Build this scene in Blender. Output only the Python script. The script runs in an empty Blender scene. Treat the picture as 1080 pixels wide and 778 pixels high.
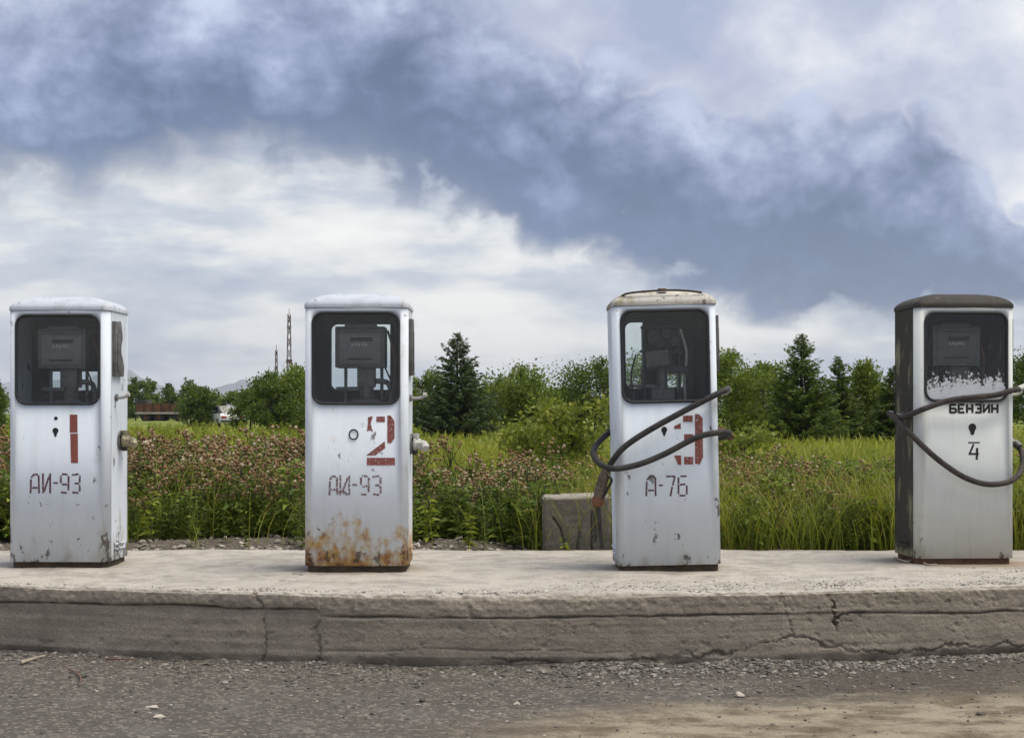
import bpy, bmesh, math, random
import numpy as np
from mathutils import Matrix, Vector, Euler

R = math.radians
scene = bpy.context.scene
COL = scene.collection
F_PX, H_PX, CAM_Z = 1546.0, 435.0, 1.27          # focal length and horizon row in pixels of the 1080 px photo
ISL_Z = 0.373                                    # top of the concrete island
MEADOW_Z = 0.33
SUN_DIR = Vector((0.42, -0.08, 1.0)).normalized()

# ------------------------------------------------------------------ camera
cam_data = bpy.data.cameras.new('camera')
cam = bpy.data.objects.new('camera', cam_data)
COL.objects.link(cam)
cam.location = (0, 0, CAM_Z)
cam.rotation_euler = (R(90), 0, 0)
cam_data.sensor_width = 36
cam_data.lens = F_PX * 36 / 1080
cam_data.shift_y = (H_PX - 389) / 1080
cam_data.clip_start = 0.05
cam_data.clip_end = 40000
scene.camera = cam

scene.view_settings.view_transform = 'Standard'
scene.view_settings.look = 'None'
scene.view_settings.gamma = 1
scene.view_settings.exposure = 1.25
scene.view_settings.use_curve_mapping = False
scene.cycles.max_bounces = 6
scene.cycles.diffuse_bounces = 2
scene.cycles.glossy_bounces = 2
scene.cycles.transmission_bounces = 3
scene.cycles.transparent_max_bounces = 10
scene.cycles.volume_bounces = 0


# ------------------------------------------------------------------ node helpers
class S:
    """A socket with arithmetic."""
    def __init__(s, nt, sock):
        s.nt, s.k = nt, sock

    def _m(s, op, *a, clamp=False):
        n = s.nt.nodes.new('ShaderNodeMath')
        n.operation = op
        n.use_clamp = clamp
        for i, v in enumerate((s,) + a):
            put(s.nt, n.inputs[i], v)
        return S(s.nt, n.outputs[0])

    def __add__(s, o): return s._m('ADD', o)
    def __sub__(s, o): return s._m('SUBTRACT', o)
    def __mul__(s, o): return s._m('MULTIPLY', o)
    def __truediv__(s, o): return s._m('DIVIDE', o)
    def clamp(s): return s._m('ADD', 0.0, clamp=True)
    def inv(s): return (s * -1.0) + 1.0
    def pow(s, e): return s._m('POWER', e)
    def min(s, o): return s._m('MINIMUM', o)
    def max(s, o): return s._m('MAXIMUM', o)
    def abs(s): return s._m('ABSOLUTE')

    def step(s, a, b, smooth=True):
        n = s.nt.nodes.new('ShaderNodeMapRange')
        n.interpolation_type = 'SMOOTHSTEP' if smooth else 'LINEAR'
        put(s.nt, n.inputs['Value'], s)
        if a < b:
            lo, hi, t0, t1 = a, b, 0.0, 1.0
        else:
            lo, hi, t0, t1 = b, a, 1.0, 0.0
        n.inputs['From Min'].default_value, n.inputs['From Max'].default_value = lo, hi
        n.inputs['To Min'].default_value, n.inputs['To Max'].default_value = t0, t1
        return S(s.nt, n.outputs['Result'])

    def ramp(s, stops, interp='LINEAR'):
        n = s.nt.nodes.new('ShaderNodeValToRGB')
        n.color_ramp.interpolation = interp
        put(s.nt, n.inputs[0], s)
        e = n.color_ramp.elements
        while len(e) < len(stops):
            e.new(0.5)
        for el, (p, c) in zip(e, stops):
            el.position = p
            el.color = tuple(c) + (1,)
        return S(s.nt, n.outputs[0])

    def curve(s, pts):
        n = s.nt.nodes.new('ShaderNodeFloatCurve')
        c = n.mapping.curves[0]
        while len(c.points) < len(pts):
            c.points.new(0.5, 0.5)
        for p, (x, y) in zip(c.points, pts):
            p.location = (x, y)
        n.mapping.update()
        put(s.nt, n.inputs['Value'], s)
        return S(s.nt, n.outputs[0])


def put(nt, inp, v):
    if isinstance(v, S):
        nt.links.new(v.k, inp)
    elif isinstance(v, (tuple, list)) and inp.type == 'RGBA' and len(v) == 3:
        inp.default_value = tuple(v) + (1,)
    else:
        inp.default_value = v


def node(nt, typ, out=0, props=None, **inputs):
    n = nt.nodes.new(typ)
    for k, v in (props or {}).items():
        setattr(n, k, v)
    for k, v in inputs.items():
        put(nt, n.inputs[k.replace('_', ' ')], v)
    return S(nt, n.outputs[out])


def mixc(nt, f, a, b, blend='MIX'):
    n = nt.nodes.new('ShaderNodeMix')
    n.data_type = 'RGBA'
    n.blend_type = blend
    put(nt, n.inputs[0], f)
    put(nt, n.inputs[6], a)
    put(nt, n.inputs[7], b)
    return S(nt, n.outputs[2])


def noise(nt, vec, scale, detail=4, rough=0.55, dist=0.0, col=False):
    return node(nt, 'ShaderNodeTexNoise', 'Color' if col else 'Fac', Vector=vec, Scale=scale, Detail=detail,
                Roughness=rough, Distortion=dist)


def vscale(nt, vec, sx, sy, sz, off=(0, 0, 0)):
    n = nt.nodes.new('ShaderNodeMapping')
    put(nt, n.inputs['Vector'], vec)
    n.inputs['Scale'].default_value = (sx, sy, sz)
    n.inputs['Location'].default_value = off
    return S(nt, n.outputs[0])


# ------------------------------------------------------------------ sky
SKY = 0.1
world = bpy.data.worlds.new('World')
scene.world = world
world.use_nodes = True
nt = world.node_tree
nt.nodes.clear()
gen = node(nt, 'ShaderNodeTexCoord', 'Generated')
sep = nt.nodes.new('ShaderNodeSeparateXYZ')
nt.links.new(gen.k, sep.inputs[0])
sx, sy, sz = (S(nt, sep.outputs[i]) for i in range(3))
azim = sx._m('ARCTAN2', sy) * F_PX                 # pixels right of the view axis
elev = sz._m('ARCSINE') * F_PX                     # pixels above the horizon
SPAN = math.pi * F_PX


def sky_curve(pts, end):
    full = [(-SPAN, end), (-2200, end)] + pts + [(2200, end), (SPAN, end)]
    return ((azim / (2 * SPAN)) + 0.5).curve([((p + SPAN) / (2 * SPAN), q / 500) for p, q in full]) * 500.0


big = noise(nt, gen, 5.0, 3, 0.5) - 0.5
mid = noise(nt, vscale(nt, gen, 1, 1, 1.35, (13.4, 5.2, 9.1)), 13.0, 8, 0.65) - 0.5
lump = noise(nt, vscale(nt, gen, 1, 1, 1.2, (2.7, 13.3, 4.6)), 14.0, 5, 0.5, 0.2)
billow = ((lump - 0.5).abs() * 5.5).min(1.0)       # rounded heads with dark creases
low_edge = sky_curve([(-900, 210), (-540, 222), (-400, 226), (-300, 250), (-220, 250), (-140, 230), (-60, 206), (20, 184), (110, 158),
                      (170, 128), (230, 108), (300, 88), (400, 80), (540, 84), (900, 130)], 170)
top_edge = sky_curve([(-900, 430), (-540, 430), (-380, 470), (-200, 480), (-60, 440), (60, 380), (160, 340), (300, 315), (400, 318), (455, 285), (490, 225),
                      (540, 190), (640, 190), (900, 300)], 400)
warp = big * 60.0 + mid * 75.0
lowv = elev + warp - low_edge
soft = azim.step(-260, 60)                         # the deck frays out softly on the left and ends sharply on the right
deck_soft = (lowv + (billow - 0.4) * 30.0).step(-46, 62)
deck_sharp = (lowv + (billow - 0.4) * 26.0).step(-16, 34)
deck = deck_soft * soft.inv() + deck_sharp * soft
heap = (top_edge - elev) + big * 60.0 + mid * 70.0 + (billow - 0.35) * 50.0
inside = heap.step(-10, 20)
depth = lowv / (top_edge - low_edge).max(60.0) + (mid * 0.9).min(0.16).max(-0.22) + (billow - 0.45) * 0.26 + soft.inv() * 0.10
heap_col = depth.ramp([(0.0, (0.30, 0.365, 0.50)), (0.10, (0.118, 0.166, 0.29)), (0.34, (0.12, 0.17, 0.295)),
                       (0.54, (0.20, 0.25, 0.40)), (0.74, (0.31, 0.355, 0.525)), (1.0, (0.48, 0.53, 0.68))])
veil = (big * 1.1 + lump * 0.6 + mid * 0.6 + azim.step(250, 560) * 0.16 + 0.16).ramp([(0.30, (0.40, 0.45, 0.615)), (0.48, (0.54, 0.575, 0.71)), (0.62, (0.74, 0.76, 0.83)), (0.76, (0.97, 0.97, 0.96))])
tone = nt.nodes.new('ShaderNodeVectorMath')
tone.operation = 'SCALE'
nt.links.new(heap_col.k, tone.inputs[0])
put(nt, tone.inputs['Scale'], mid * 0.9 + billow * 0.18 + big * 0.5 + 0.95)
deck_col = mixc(nt, inside, veil, S(nt, tone.outputs[0]))
streak = noise(nt, vscale(nt, gen, 3.0, 3.0, 11, (1, 4, 0)), 2.6, 6, 0.58) + mid * 0.35 + big * 0.25
low_col = streak.ramp([(0.24, (0.42, 0.475, 0.59)), (0.42, (0.64, 0.675, 0.745)), (0.52, (0.88, 0.88, 0.865)), (0.66, (1.04, 1.03, 0.98))])
cloud = mixc(nt, deck, low_col, deck_col)
clear_sky = node(nt, 'ShaderNodeTexSky', 0, {'sky_type': 'NISHITA', 'sun_disc': False,
                 'sun_elevation': math.asin(SUN_DIR.z), 'sun_rotation': math.atan2(SUN_DIR.x, SUN_DIR.y)})
gain = nt.nodes.new('ShaderNodeVectorMath')
gain.operation = 'SCALE'
nt.links.new(cloud.k, gain.inputs[0])
gain.inputs['Scale'].default_value = 0.43 / SKY
cover = 0.94
final = mixc(nt, cover, clear_sky, S(nt, gain.outputs[0]))
bg = nt.nodes.new('ShaderNodeBackground')
nt.links.new(final.k, bg.inputs['Color'])
bg.inputs['Strength'].default_value = SKY
wout = nt.nodes.new('ShaderNodeOutputWorld')
nt.links.new(bg.outputs[0], wout.inputs['Surface'])
world.cycles.sampling_method = 'MANUAL'
world.cycles.sample_map_resolution = 512

sun_data = bpy.data.lights.new('sun', 'SUN')
sun_data.energy = 1.5
sun_data.angle = R(38)
sun_data.color = (1.0, 0.92, 0.80)
sun = bpy.data.objects.new('sun', sun_data)
COL.objects.link(sun)
sun.rotation_euler = (-SUN_DIR).to_track_quat('-Z', 'Y').to_euler()
sun.location = (0, 0, 30)


# ------------------------------------------------------------------ general helpers
def px(X, Y, D):
    """World point seen at photo pixel (X, Y) at distance D along the view axis."""
    return np.array(((X - 540) / F_PX * D, D, CAM_Z - (Y - H_PX) / F_PX * D))


def tag(o, label=None, cat=None, group=None, kind=None):
    for k, v in (('label', label), ('category', cat), ('group', group), ('kind', kind)):
        if v:
            o[k] = v
    return o


def link(name, me, parent=None, mats=()):
    o = bpy.data.objects.new(name, me)
    COL.objects.link(o)
    if parent:
        o.parent = parent
    if me is not None:
        for m in mats:
            if m.name not in me.materials:
                me.materials.append(m)
    return o


def empty(name, loc=(0, 0, 0), rot=(0, 0, 0), scale=1.0):
    o = bpy.data.objects.new(name, None)
    COL.objects.link(o)
    o.location, o.rotation_euler, o.scale = loc, rot, (scale,) * 3
    o.empty_display_size = 0.2
    return o


def tri_mesh(name, V, T, mats, midx=None, smooth=False, sharp=None):
    V = np.ascontiguousarray(V, dtype=np.float32)
    T = np.ascontiguousarray(T, dtype=np.int32)
    k = T.shape[1]
    me = bpy.data.meshes.new(name)
    me.vertices.add(len(V))
    me.vertices.foreach_set('co', V.ravel())
    me.loops.add(T.size)
    me.loops.foreach_set('vertex_index', T.ravel())
    me.polygons.add(len(T))
    me.polygons.foreach_set('loop_start', np.arange(0, T.size, k, dtype=np.int32))
    for m in mats:
        me.materials.append(m)
    if midx is not None:
        me.polygons.foreach_set('material_index', np.ascontiguousarray(midx, dtype=np.int32))
    me.update(calc_edges=True)
    me.polygons.foreach_set('use_smooth', np.full(len(T), bool(smooth)))
    if smooth and sharp:
        me.set_sharp_from_angle(angle=R(sharp))
    me.validate()
    return me


def poly_mesh(name, V, F, mats, smooth=False, sharp=35):
    me = bpy.data.meshes.new(name)
    me.from_pydata([tuple(v) for v in V], [], F)
    for m in mats:
        me.materials.append(m)
    me.update()
    if smooth:
        me.polygons.foreach_set('use_smooth', [True] * len(me.polygons))
        me.set_sharp_from_angle(angle=R(sharp))
    return me


class MB:
    """Collects boxes, tubes and prisms into one mesh."""
    def __init__(s):
        s.V, s.F = [], []

    def add(s, V, F):
        b = len(s.V)
        s.V += [tuple(v) for v in V]
        s.F += [tuple(i + b for i in f) for f in F]
        return s

    def box(s, c, size, rot=None, taper=1.0):
        x, y, z = (k / 2 for k in size)
        V = [Vector((i * x * (taper if k > 0 else 1), j * y * (taper if k > 0 else 1), k * z))
             for k in (-1, 1) for j in (-1, 1) for i in (-1, 1)]
        if rot:
            m = Euler(rot).to_matrix()
            V = [m @ v for v in V]
        V = [v + Vector(c) for v in V]
        return s.add(V, [(0, 2, 3, 1), (4, 5, 7, 6), (0, 1, 5, 4), (2, 6, 7, 3), (0, 4, 6, 2), (1, 3, 7, 5)])

    def tube(s, pts, rad, n=10, cap=True):
        pts = [Vector(p) for p in pts]
        rad = rad if hasattr(rad, '__len__') else [rad] * len(pts)
        V, F = [], []
        t = (pts[1] - pts[0]).normalized()
        a = t.orthogonal().normalized()
        for i, p in enumerate(pts):
            t = (pts[min(i + 1, len(pts) - 1)] - pts[max(i - 1, 0)]).normalized()
            a = (a - t * a.dot(t)).normalized()
            b = t.cross(a)
            for k in range(n):
                w = 2 * math.pi * k / n
                V.append(p + (a * math.cos(w) + b * math.sin(w)) * rad[i])
        for i in range(len(pts) - 1):
            for k in range(n):
                F.append((i * n + k, i * n + (k + 1) % n, (i + 1) * n + (k + 1) % n, (i + 1) * n + k))
        if cap:
            F.append(tuple(reversed(range(n))))
            F.append(tuple((len(pts) - 1) * n + k for k in range(n)))
        return s.add(V, F)

    def prism(s, poly, axis, lo, hi):
        """Extrude a 2D polygon along an axis; the 2D axes are the other two in order."""
        n = len(poly)
        V = []
        for w in (lo, hi):
            for p in poly:
                c = [p[0], p[1]]
                c.insert(axis, w)
                V.append(c)
        F = [tuple(reversed(range(n))), tuple(range(n, 2 * n))]
        F += [(i, (i + 1) % n, n + (i + 1) % n, n + i) for i in range(n)]
        return s.add(V, F)

    def build(s, name, mat, parent=None, smooth=True, bevel=0.0, sharp=35, xf=None):
        V = s.V if xf is None else [xf @ Vector(v) for v in s.V]
        me = poly_mesh(name, V, s.F, [mat], smooth, sharp)
        bm = bmesh.new()
        bm.from_mesh(me)
        bmesh.ops.recalc_face_normals(bm, faces=bm.faces)
        if bevel:
            bmesh.ops.bevel(bm, geom=[e for e in bm.edges if e.calc_face_angle(0) > 0.6], offset=bevel, segments=2,
                            affect='EDGES', profile=0.6)
        bm.to_mesh(me)
        bm.free()
        if smooth:
            me.polygons.foreach_set('use_smooth', [True] * len(me.polygons))
            me.set_sharp_from_angle(angle=R(sharp))
        return link(name, me, parent)


def catmull(P, per=8):
    P = [np.array(p, float) for p in P]
    P = [2 * P[0] - P[1]] + P + [2 * P[-1] - P[-2]]
    out = []
    for i in range(1, len(P) - 2):
        for k in range(per):
            t = k / per
            a, b, c, d = P[i - 1], P[i], P[i + 1], P[i + 2]
            out.append(0.5 * (2 * b + (c - a) * t + (2 * a - 5 * b + 4 * c - d) * t * t + (3 * b - a - 3 * c + d) * t ** 3))
    out.append(P[-2])
    return out


def lattice(seed, shape=(256, 256)):
    return np.random.RandomState(seed).rand(*shape)


def vnoise(x, y, seed=0, octaves=4, gain=0.5):
    out, amp, tot = 0, 1.0, 0
    for o in range(octaves):
        L = lattice(seed + o * 17)
        xi, yi = np.floor(x).astype(int), np.floor(y).astype(int)
        fx, fy = x - xi, y - yi
        fx, fy = fx * fx * (3 - 2 * fx), fy * fy * (3 - 2 * fy)
        a, b = L[xi % 256, yi % 256], L[(xi + 1) % 256, yi % 256]
        c, d = L[xi % 256, (yi + 1) % 256], L[(xi + 1) % 256, (yi + 1) % 256]
        out = out + amp * ((a * (1 - fx) + b * fx) * (1 - fy) + (c * (1 - fx) + d * fx) * fy - 0.5)
        tot += amp
        amp *= gain
        x, y = x * 2.03 + 11.3, y * 2.03 + 5.7
    return out / tot * 2


# ------------------------------------------------------------------ materials
def material(name, fn):
    m = bpy.data.materials.new(name)
    m.use_nodes = True
    t = m.node_tree
    t.nodes.clear()
    out = t.nodes.new('ShaderNodeOutputMaterial')
    sh = fn(t)
    t.links.new(sh.k, out.inputs['Surface'])
    return m


def principled(t, color, rough=0.6, metal=0.0, bump=None, strength=0.3, dist=0.01, spec=0.5, **kw):
    b = t.nodes.new('ShaderNodeBsdfPrincipled')
    put(t, b.inputs['Base Color'], color)
    put(t, b.inputs['Roughness'], rough)
    put(t, b.inputs['Metallic'], metal)
    put(t, b.inputs['Specular IOR Level'], spec)
    for k, v in kw.items():
        put(t, b.inputs[k.replace('_', ' ')], v)
    if bump is not None:
        n = t.nodes.new('ShaderNodeBump')
        n.inputs['Strength'].default_value = strength
        n.inputs['Distance'].default_value = dist
        put(t, n.inputs['Height'], bump)
        t.links.new(n.outputs[0], b.inputs['Normal'])
    return S(t, b.outputs[0])


def obj_xyz(t):
    c = node(t, 'ShaderNodeTexCoord', 'Object')
    s = t.nodes.new('ShaderNodeSeparateXYZ')
    t.links.new(c.k, s.inputs[0])
    return c, [S(t, s.outputs[i]) for i in range(3)]


def paint_material(name, base, rust=0.3, reach=0.22, seed=0.0, chips=0.5, dirt=0.22, heavy=0.0):
    """Weathered enamel: streaky grime, chips and rust that gathers near the bottom edge of the sheet."""
    def fn(t):
        c, (x, y, z) = obj_xyz(t)
        c = vscale(t, c, 1, 1, 1, (seed, seed * 1.7, seed * 0.6))
        runs = noise(t, vscale(t, c, 22, 22, 1.6), 1.0, 5, 0.6)
        cloudy = noise(t, c, 5.0, 6, 0.6)
        grit = noise(t, c, 60.0, 5, 0.65)
        col = mixc(t, (runs.step(0.45, 0.8) * dirt).clamp(), base, tuple(k * f for k, f in zip(base, (0.62, 0.62, 0.58))))
        col = mixc(t, (cloudy.step(0.4, 0.75) * 0.22).clamp(), col, tuple(k * f for k, f in zip(base, (0.75, 0.77, 0.8))))
        near = z.step(reach, 0.03, smooth=False)
        edge = x.abs().step(0.19, 0.285)
        r = noise(t, vscale(t, c, 9, 9, 5.5), 1.0, 8, 0.68) + near * 0.22 * (0.6 + rust) + near * edge * 0.12 * (rust + 0.5)
        mask = r.step(0.86 - 0.18 * rust, 0.96 - 0.18 * rust)
        blot = noise(t, vscale(t, c, 14, 14, 9, (4, 4, 4)), 1.0, 7, 0.65)
        chip = (blot + grit * 0.16 + near * 0.07 + near * edge * 0.10).step(0.765 - 0.06 * chips, 0.80 - 0.06 * chips)
        stain = (noise(t, vscale(t, c, 10, 10, 4.5, (2, 7, 5)), 1.0, 6, 0.62) + near * 0.20 + edge * 0.10).step(0.62, 0.86)
        col = mixc(t, (stain * dirt * 2.6).clamp() * 0.8, col, (0.30, 0.27, 0.17))
        if heavy:
            run = noise(t, vscale(t, c, 13, 13, 8.5, (9, 1, 2)), 1.0, 8, 0.68)
            front = ((x + 0.06) * 4.6)._m('POWER', 2.0).inv().max(edge * 0.95)
            lev = run + (noise(t, vscale(t, c, 1, 1, 1, (6, 6, 3)), 6.5, 4, 0.6) - 0.5) * 0.45 + z.step(0.42, 0.02, smooth=False) * 0.40 + front.clamp() * 0.12
            tint = (noise(t, c, 22.0, 7, 0.68) + (lev - 0.85) * -0.45).ramp([(0.27, (0.09, 0.04, 0.018)), (0.38, (0.34, 0.14, 0.035)), (0.52, (0.50, 0.31, 0.08)), (0.70, (0.58, 0.50, 0.26))])
            col = mixc(t, (lev.step(0.70, 0.98) * heavy).clamp(), col, tint)
        rust_col = noise(t, c, 34.0, 5, 0.6).ramp([(0.3, (0.045, 0.026, 0.018)), (0.55, (0.17, 0.075, 0.032)), (0.75, (0.30, 0.19, 0.10))])
        col = mixc(t, mask, col, rust_col)
        col = mixc(t, chip * 0.8, col, (0.09, 0.07, 0.06))
        h = cloudy * 0.6 + grit * 0.05 + mask * -0.10 + chip * -0.10
        return principled(t, col, (mask * 0.2 + runs * 0.15 + 0.60), bump=h, strength=0.45, dist=0.012, spec=0.15)
    return material(name, fn)


def plain(name, color, rough=0.6, metal=0.0, var=0.35, scale=30.0, bump=0.2, dist=0.004, second=None):
    def fn(t):
        c, _ = obj_xyz(t)
        n = noise(t, c, scale, 6, 0.62)
        n2 = noise(t, c, scale * 0.17, 4, 0.6)
        dark = second or tuple(k * (1 - var) for k in color)
        col = mixc(t, (n * 0.7 + n2 * 0.5).step(0.45, 0.75), color, dark)
        return principled(t, col, rough, metal, bump=n, strength=bump, dist=dist)
    return material(name, fn)


def lettering_material(name, color, wear=0.3, seed=0.0):
    def fn(t):
        c, _ = obj_xyz(t)
        c = vscale(t, c, 1, 1, 1, (seed, 0, seed))
        n = noise(t, c, 85.0, 6, 0.7)
        col = mixc(t, noise(t, c, 20.0, 4, 0.6), color, tuple(k * 0.6 for k in color))
        sh = principled(t, col, 0.6)
        tr = S(t, t.nodes.new('ShaderNodeBsdfTransparent').outputs[0])
        m = t.nodes.new('ShaderNodeMixShader')
        put(t, m.inputs[0], n.step(0.28 + wear * 0.28, 0.44 + wear * 0.28))
        t.links.new(tr.k, m.inputs[1])
        t.links.new(sh.k, m.inputs[2])
        return S(t, m.outputs[0])
    return material(name, fn)


def glass_material(name, dust=0.1, tint=(0.91, 0.935, 0.935)):
    def fn(t):
        c, (x, y, z) = obj_xyz(t)
        d = (noise(t, vscale(t, c, 5, 5, 3), 2.0, 6, 0.65).step(0.42, 0.75) * dust * 1.6 + dust * 0.4).clamp()
        tr = node(t, 'ShaderNodeBsdfTransparent', 0, Color=tint)
        gl = node(t, 'ShaderNodeBsdfGlossy', 0, {'distribution': 'GGX'}, Color=(1, 1, 1), Roughness=0.03)
        df = node(t, 'ShaderNodeBsdfDiffuse', 0, Color=(0.42, 0.41, 0.38))
        fr = node(t, 'ShaderNodeFresnel', 0, IOR=1.34)
        a, b = t.nodes.new('ShaderNodeMixShader'), t.nodes.new('ShaderNodeMixShader')
        put(t, a.inputs[0], fr)
        t.links.new(tr.k, a.inputs[1])
        t.links.new(gl.k, a.inputs[2])
        put(t, b.inputs[0], d)
        t.links.new(a.outputs[0], b.inputs[1])
        t.links.new(df.k, b.inputs[2])
        return S(t, b.outputs[0])
    return material(name, fn)


def foliage(name, a, b, c=None, transl=0.35, clump=2.0):
    """Leaf colours vary from leaf to leaf and a little from clump to clump."""
    def fn(t):
        rnd = node(t, 'ShaderNodeNewGeometry', 'Random Per Island')
        pos, _ = obj_xyz(t)
        n = noise(t, pos, clump, 3, 0.6)
        k = (rnd * 0.6 + n * 0.8 - 0.2).clamp()
        col = k.ramp([(0.15, a), (0.65, b), (0.97, c or b)])
        d = node(t, 'ShaderNodeBsdfDiffuse', 0, Color=col, Roughness=0.6)
        tr = node(t, 'ShaderNodeBsdfTranslucent', 0, Color=mixc(t, 0.5, col, (0.16, 0.19, 0.03)))
        g = node(t, 'ShaderNodeBsdfGlossy', 0, Color=(0.6, 0.6, 0.6), Roughness=0.55)
        m, m2 = t.nodes.new('ShaderNodeMixShader'), t.nodes.new('ShaderNodeMixShader')
        m.inputs[0].default_value = transl
        m2.inputs[0].default_value = 0.04
        t.links.new(d.k, m.inputs[1])
        t.links.new(tr.k, m.inputs[2])
        t.links.new(m.outputs[0], m2.inputs[1])
        t.links.new(g.k, m2.inputs[2])
        return S(t, m2.outputs[0])
    return material(name, fn)


M = {}
M['paint_one'] = paint_material('white enamel one', (0.645, 0.70, 0.765), rust=0.25, reach=0.25, seed=1.3, chips=0.9)
M['paint_two'] = paint_material('white enamel two', (0.65, 0.70, 0.755), rust=0.35, reach=0.20, seed=4.1, chips=0.7, heavy=0.92)
M['paint_three'] = paint_material('white enamel three', (0.645, 0.705, 0.765), rust=0.2, reach=0.14, seed=7.7, chips=0.7)
M['paint_four'] = paint_material('cream enamel four', (0.63, 0.66, 0.64), rust=0.05, reach=0.12, seed=2.6, chips=0.35)
M['olive'] = paint_material('grey brown enamel', (0.052, 0.047, 0.04), rust=0.1, reach=0.1, seed=5.2, chips=0.3, dirt=0.5)
M['roof_rusty'] = paint_material('rusted roof enamel', (0.50, 0.48, 0.43), rust=0.55, reach=3.0, seed=3.9, chips=1.0, dirt=0.8)
M['roof_grey'] = paint_material('dull grey roof enamel', (0.50, 0.54, 0.60), rust=0.2, reach=0.1, seed=9.4, chips=0.8, dirt=0.8)
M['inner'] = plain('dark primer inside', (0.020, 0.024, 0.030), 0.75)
M['plinth'] = plain('rusty plinth steel', (0.075, 0.05, 0.03), 0.85, 0.0, 0.6, 25, 0.5, 0.006, (0.03, 0.022, 0.014))
M['plinth_red'] = plain('red brown plinth steel', (0.15, 0.075, 0.04), 0.85, 0.0, 0.6, 25, 0.5, 0.006, (0.06, 0.035, 0.02))
M['rubber'] = plain('black rubber gasket', (0.025, 0.027, 0.03), 0.55, 0, 0.3)
M['hose'] = plain('cracked black hose rubber', (0.016, 0.017, 0.018), 0.8, 0, 0.4, 60, 0.5, 0.003, (0.045, 0.040, 0.035))
M['hose_brown'] = plain('dusty brown black hose rubber', (0.022, 0.020, 0.018), 0.85, 0, 0.3, 60, 0.5, 0.003, (0.07, 0.056, 0.05))
M['meter'] = plain('grey meter housing', (0.16, 0.165, 0.17), 0.55, 0.2, 0.3)
M['meter_face'] = plain('light grey meter face', (0.24, 0.245, 0.25), 0.5, 0.1, 0.25)
M['meter_dark'] = plain('dark meter slot', (0.018, 0.018, 0.02), 0.5)
M['digit'] = plain('off white digit drum', (0.62, 0.60, 0.55), 0.6)
M['cast'] = plain('grey cast metal', (0.20, 0.20, 0.19), 0.6, 0.5, 0.45)
M['steel'] = plain('worn pale steel', (0.45, 0.44, 0.41), 0.45, 0.6, 0.4)
M['fitting_white'] = plain('chalky white painted fitting', (0.62, 0.61, 0.57), 0.7, 0, 0.4, 22)
M['brass'] = plain('tarnished brass', (0.40, 0.35, 0.22), 0.5, 0.4, 0.7, 14, 0.3, 0.004, (0.12, 0.125, 0.09))
M['holster'] = plain('grey brown holster metal', (0.15, 0.145, 0.14), 0.7, 0.1, 0.5, 18)
M['tape'] = plain('tan wrapped nozzle grip', (0.17, 0.135, 0.10), 0.9, 0, 0.5, 60, 0.8, 0.004)
M['rust'] = plain('orange rust', (0.20, 0.085, 0.04), 0.9, 0, 0.6, 40, 0.5, 0.004, (0.08, 0.045, 0.03))
M['dark_steel'] = plain('dark steel', (0.06, 0.058, 0.055), 0.5, 0.6, 0.4)
M['cable_red'] = plain('rust red cable', (0.22, 0.07, 0.04), 0.6)
M['cable_pale'] = plain('pale cable', (0.5, 0.48, 0.44), 0.6)
M['glass'] = glass_material('dusty window glass', 0.008)
M['glass_clean'] = glass_material('window glass', 0.006)
def film_fn(t):
    c, (x, y, z) = obj_xyz(t)
    lev = noise(t, c, 70.0, 5, 0.62) * 1.3 - 0.15 + (z * -1.0 + 1.065) * 4.0 + (noise(t, vscale(t, c, 1, 1, 0.15), 24.0, 3, 0.5) - 0.5) * 0.9
    sh = principled(t, mixc(t, noise(t, c, 40.0, 4, 0.6), (0.74, 0.76, 0.78), (0.5, 0.53, 0.56)), 0.8)
    m = t.nodes.new('ShaderNodeMixShader')
    put(t, m.inputs[0], lev.step(0.46, 0.54))
    t.links.new(t.nodes.new('ShaderNodeBsdfTransparent').outputs[0], m.inputs[1])
    t.links.new(sh.k, m.inputs[2])
    return S(t, m.outputs[0])


M['white_film'] = material('peeling white film', film_fn)
M['red'] = lettering_material('faded red stencil paint', (0.36, 0.10, 0.072), 0.15, 1.0)
M['red_two'] = lettering_material('worn red stencil paint', (0.36, 0.10, 0.08), 0.28, 3.0)
M['maroon'] = lettering_material('thin maroon stencil paint', (0.15, 0.07, 0.085), 0.30, 5.0)
M['maroon_faint'] = lettering_material('rubbed maroon stencil paint', (0.24, 0.13, 0.13), 0.5, 6.0)
M['black'] = lettering_material('black lettering paint', (0.02, 0.02, 0.02), 0.08, 8.0)
M['bark'] = plain('dark bark', (0.07, 0.055, 0.042), 0.9, 0, 0.5, 20, 0.5, 0.01)
M['thistle_head'] = foliage('dry thistle heads', (0.24, 0.11, 0.05), (0.40, 0.26, 0.13), (0.82, 0.77, 0.60), 0.2, 1.0)
M['stem'] = foliage('weed stems', (0.06, 0.085, 0.028), (0.11, 0.105, 0.045), None, 0.1)
M['leaf_weed'] = foliage('weed leaves', (0.088, 0.163, 0.022), (0.189, 0.279, 0.035), (0.443, 0.462, 0.090), 0.35, 1.2)
M['leaf_herb'] = foliage('bright herb leaves', (0.199, 0.279, 0.020), (0.376, 0.423, 0.029), (0.598, 0.557, 0.055), 0.4, 0.6)
M['grass'] = foliage('meadow grass', (0.189, 0.240, 0.022), (0.366, 0.385, 0.036), (0.709, 0.557, 0.100), 0.4, 0.8)
M['leaf_wild'] = foliage('wild herb leaves', (0.078, 0.141, 0.017), (0.185, 0.248, 0.028), (0.369, 0.389, 0.074), 0.4, 0.9)
M['leaf_dark'] = foliage('dark green leaves', (0.050, 0.092, 0.014), (0.122, 0.193, 0.025), (0.266, 0.318, 0.040), 0.35)
M['leaf_mid'] = foliage('mid green leaves', (0.078, 0.135, 0.013), (0.189, 0.269, 0.022), (0.399, 0.423, 0.045), 0.4)
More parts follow.
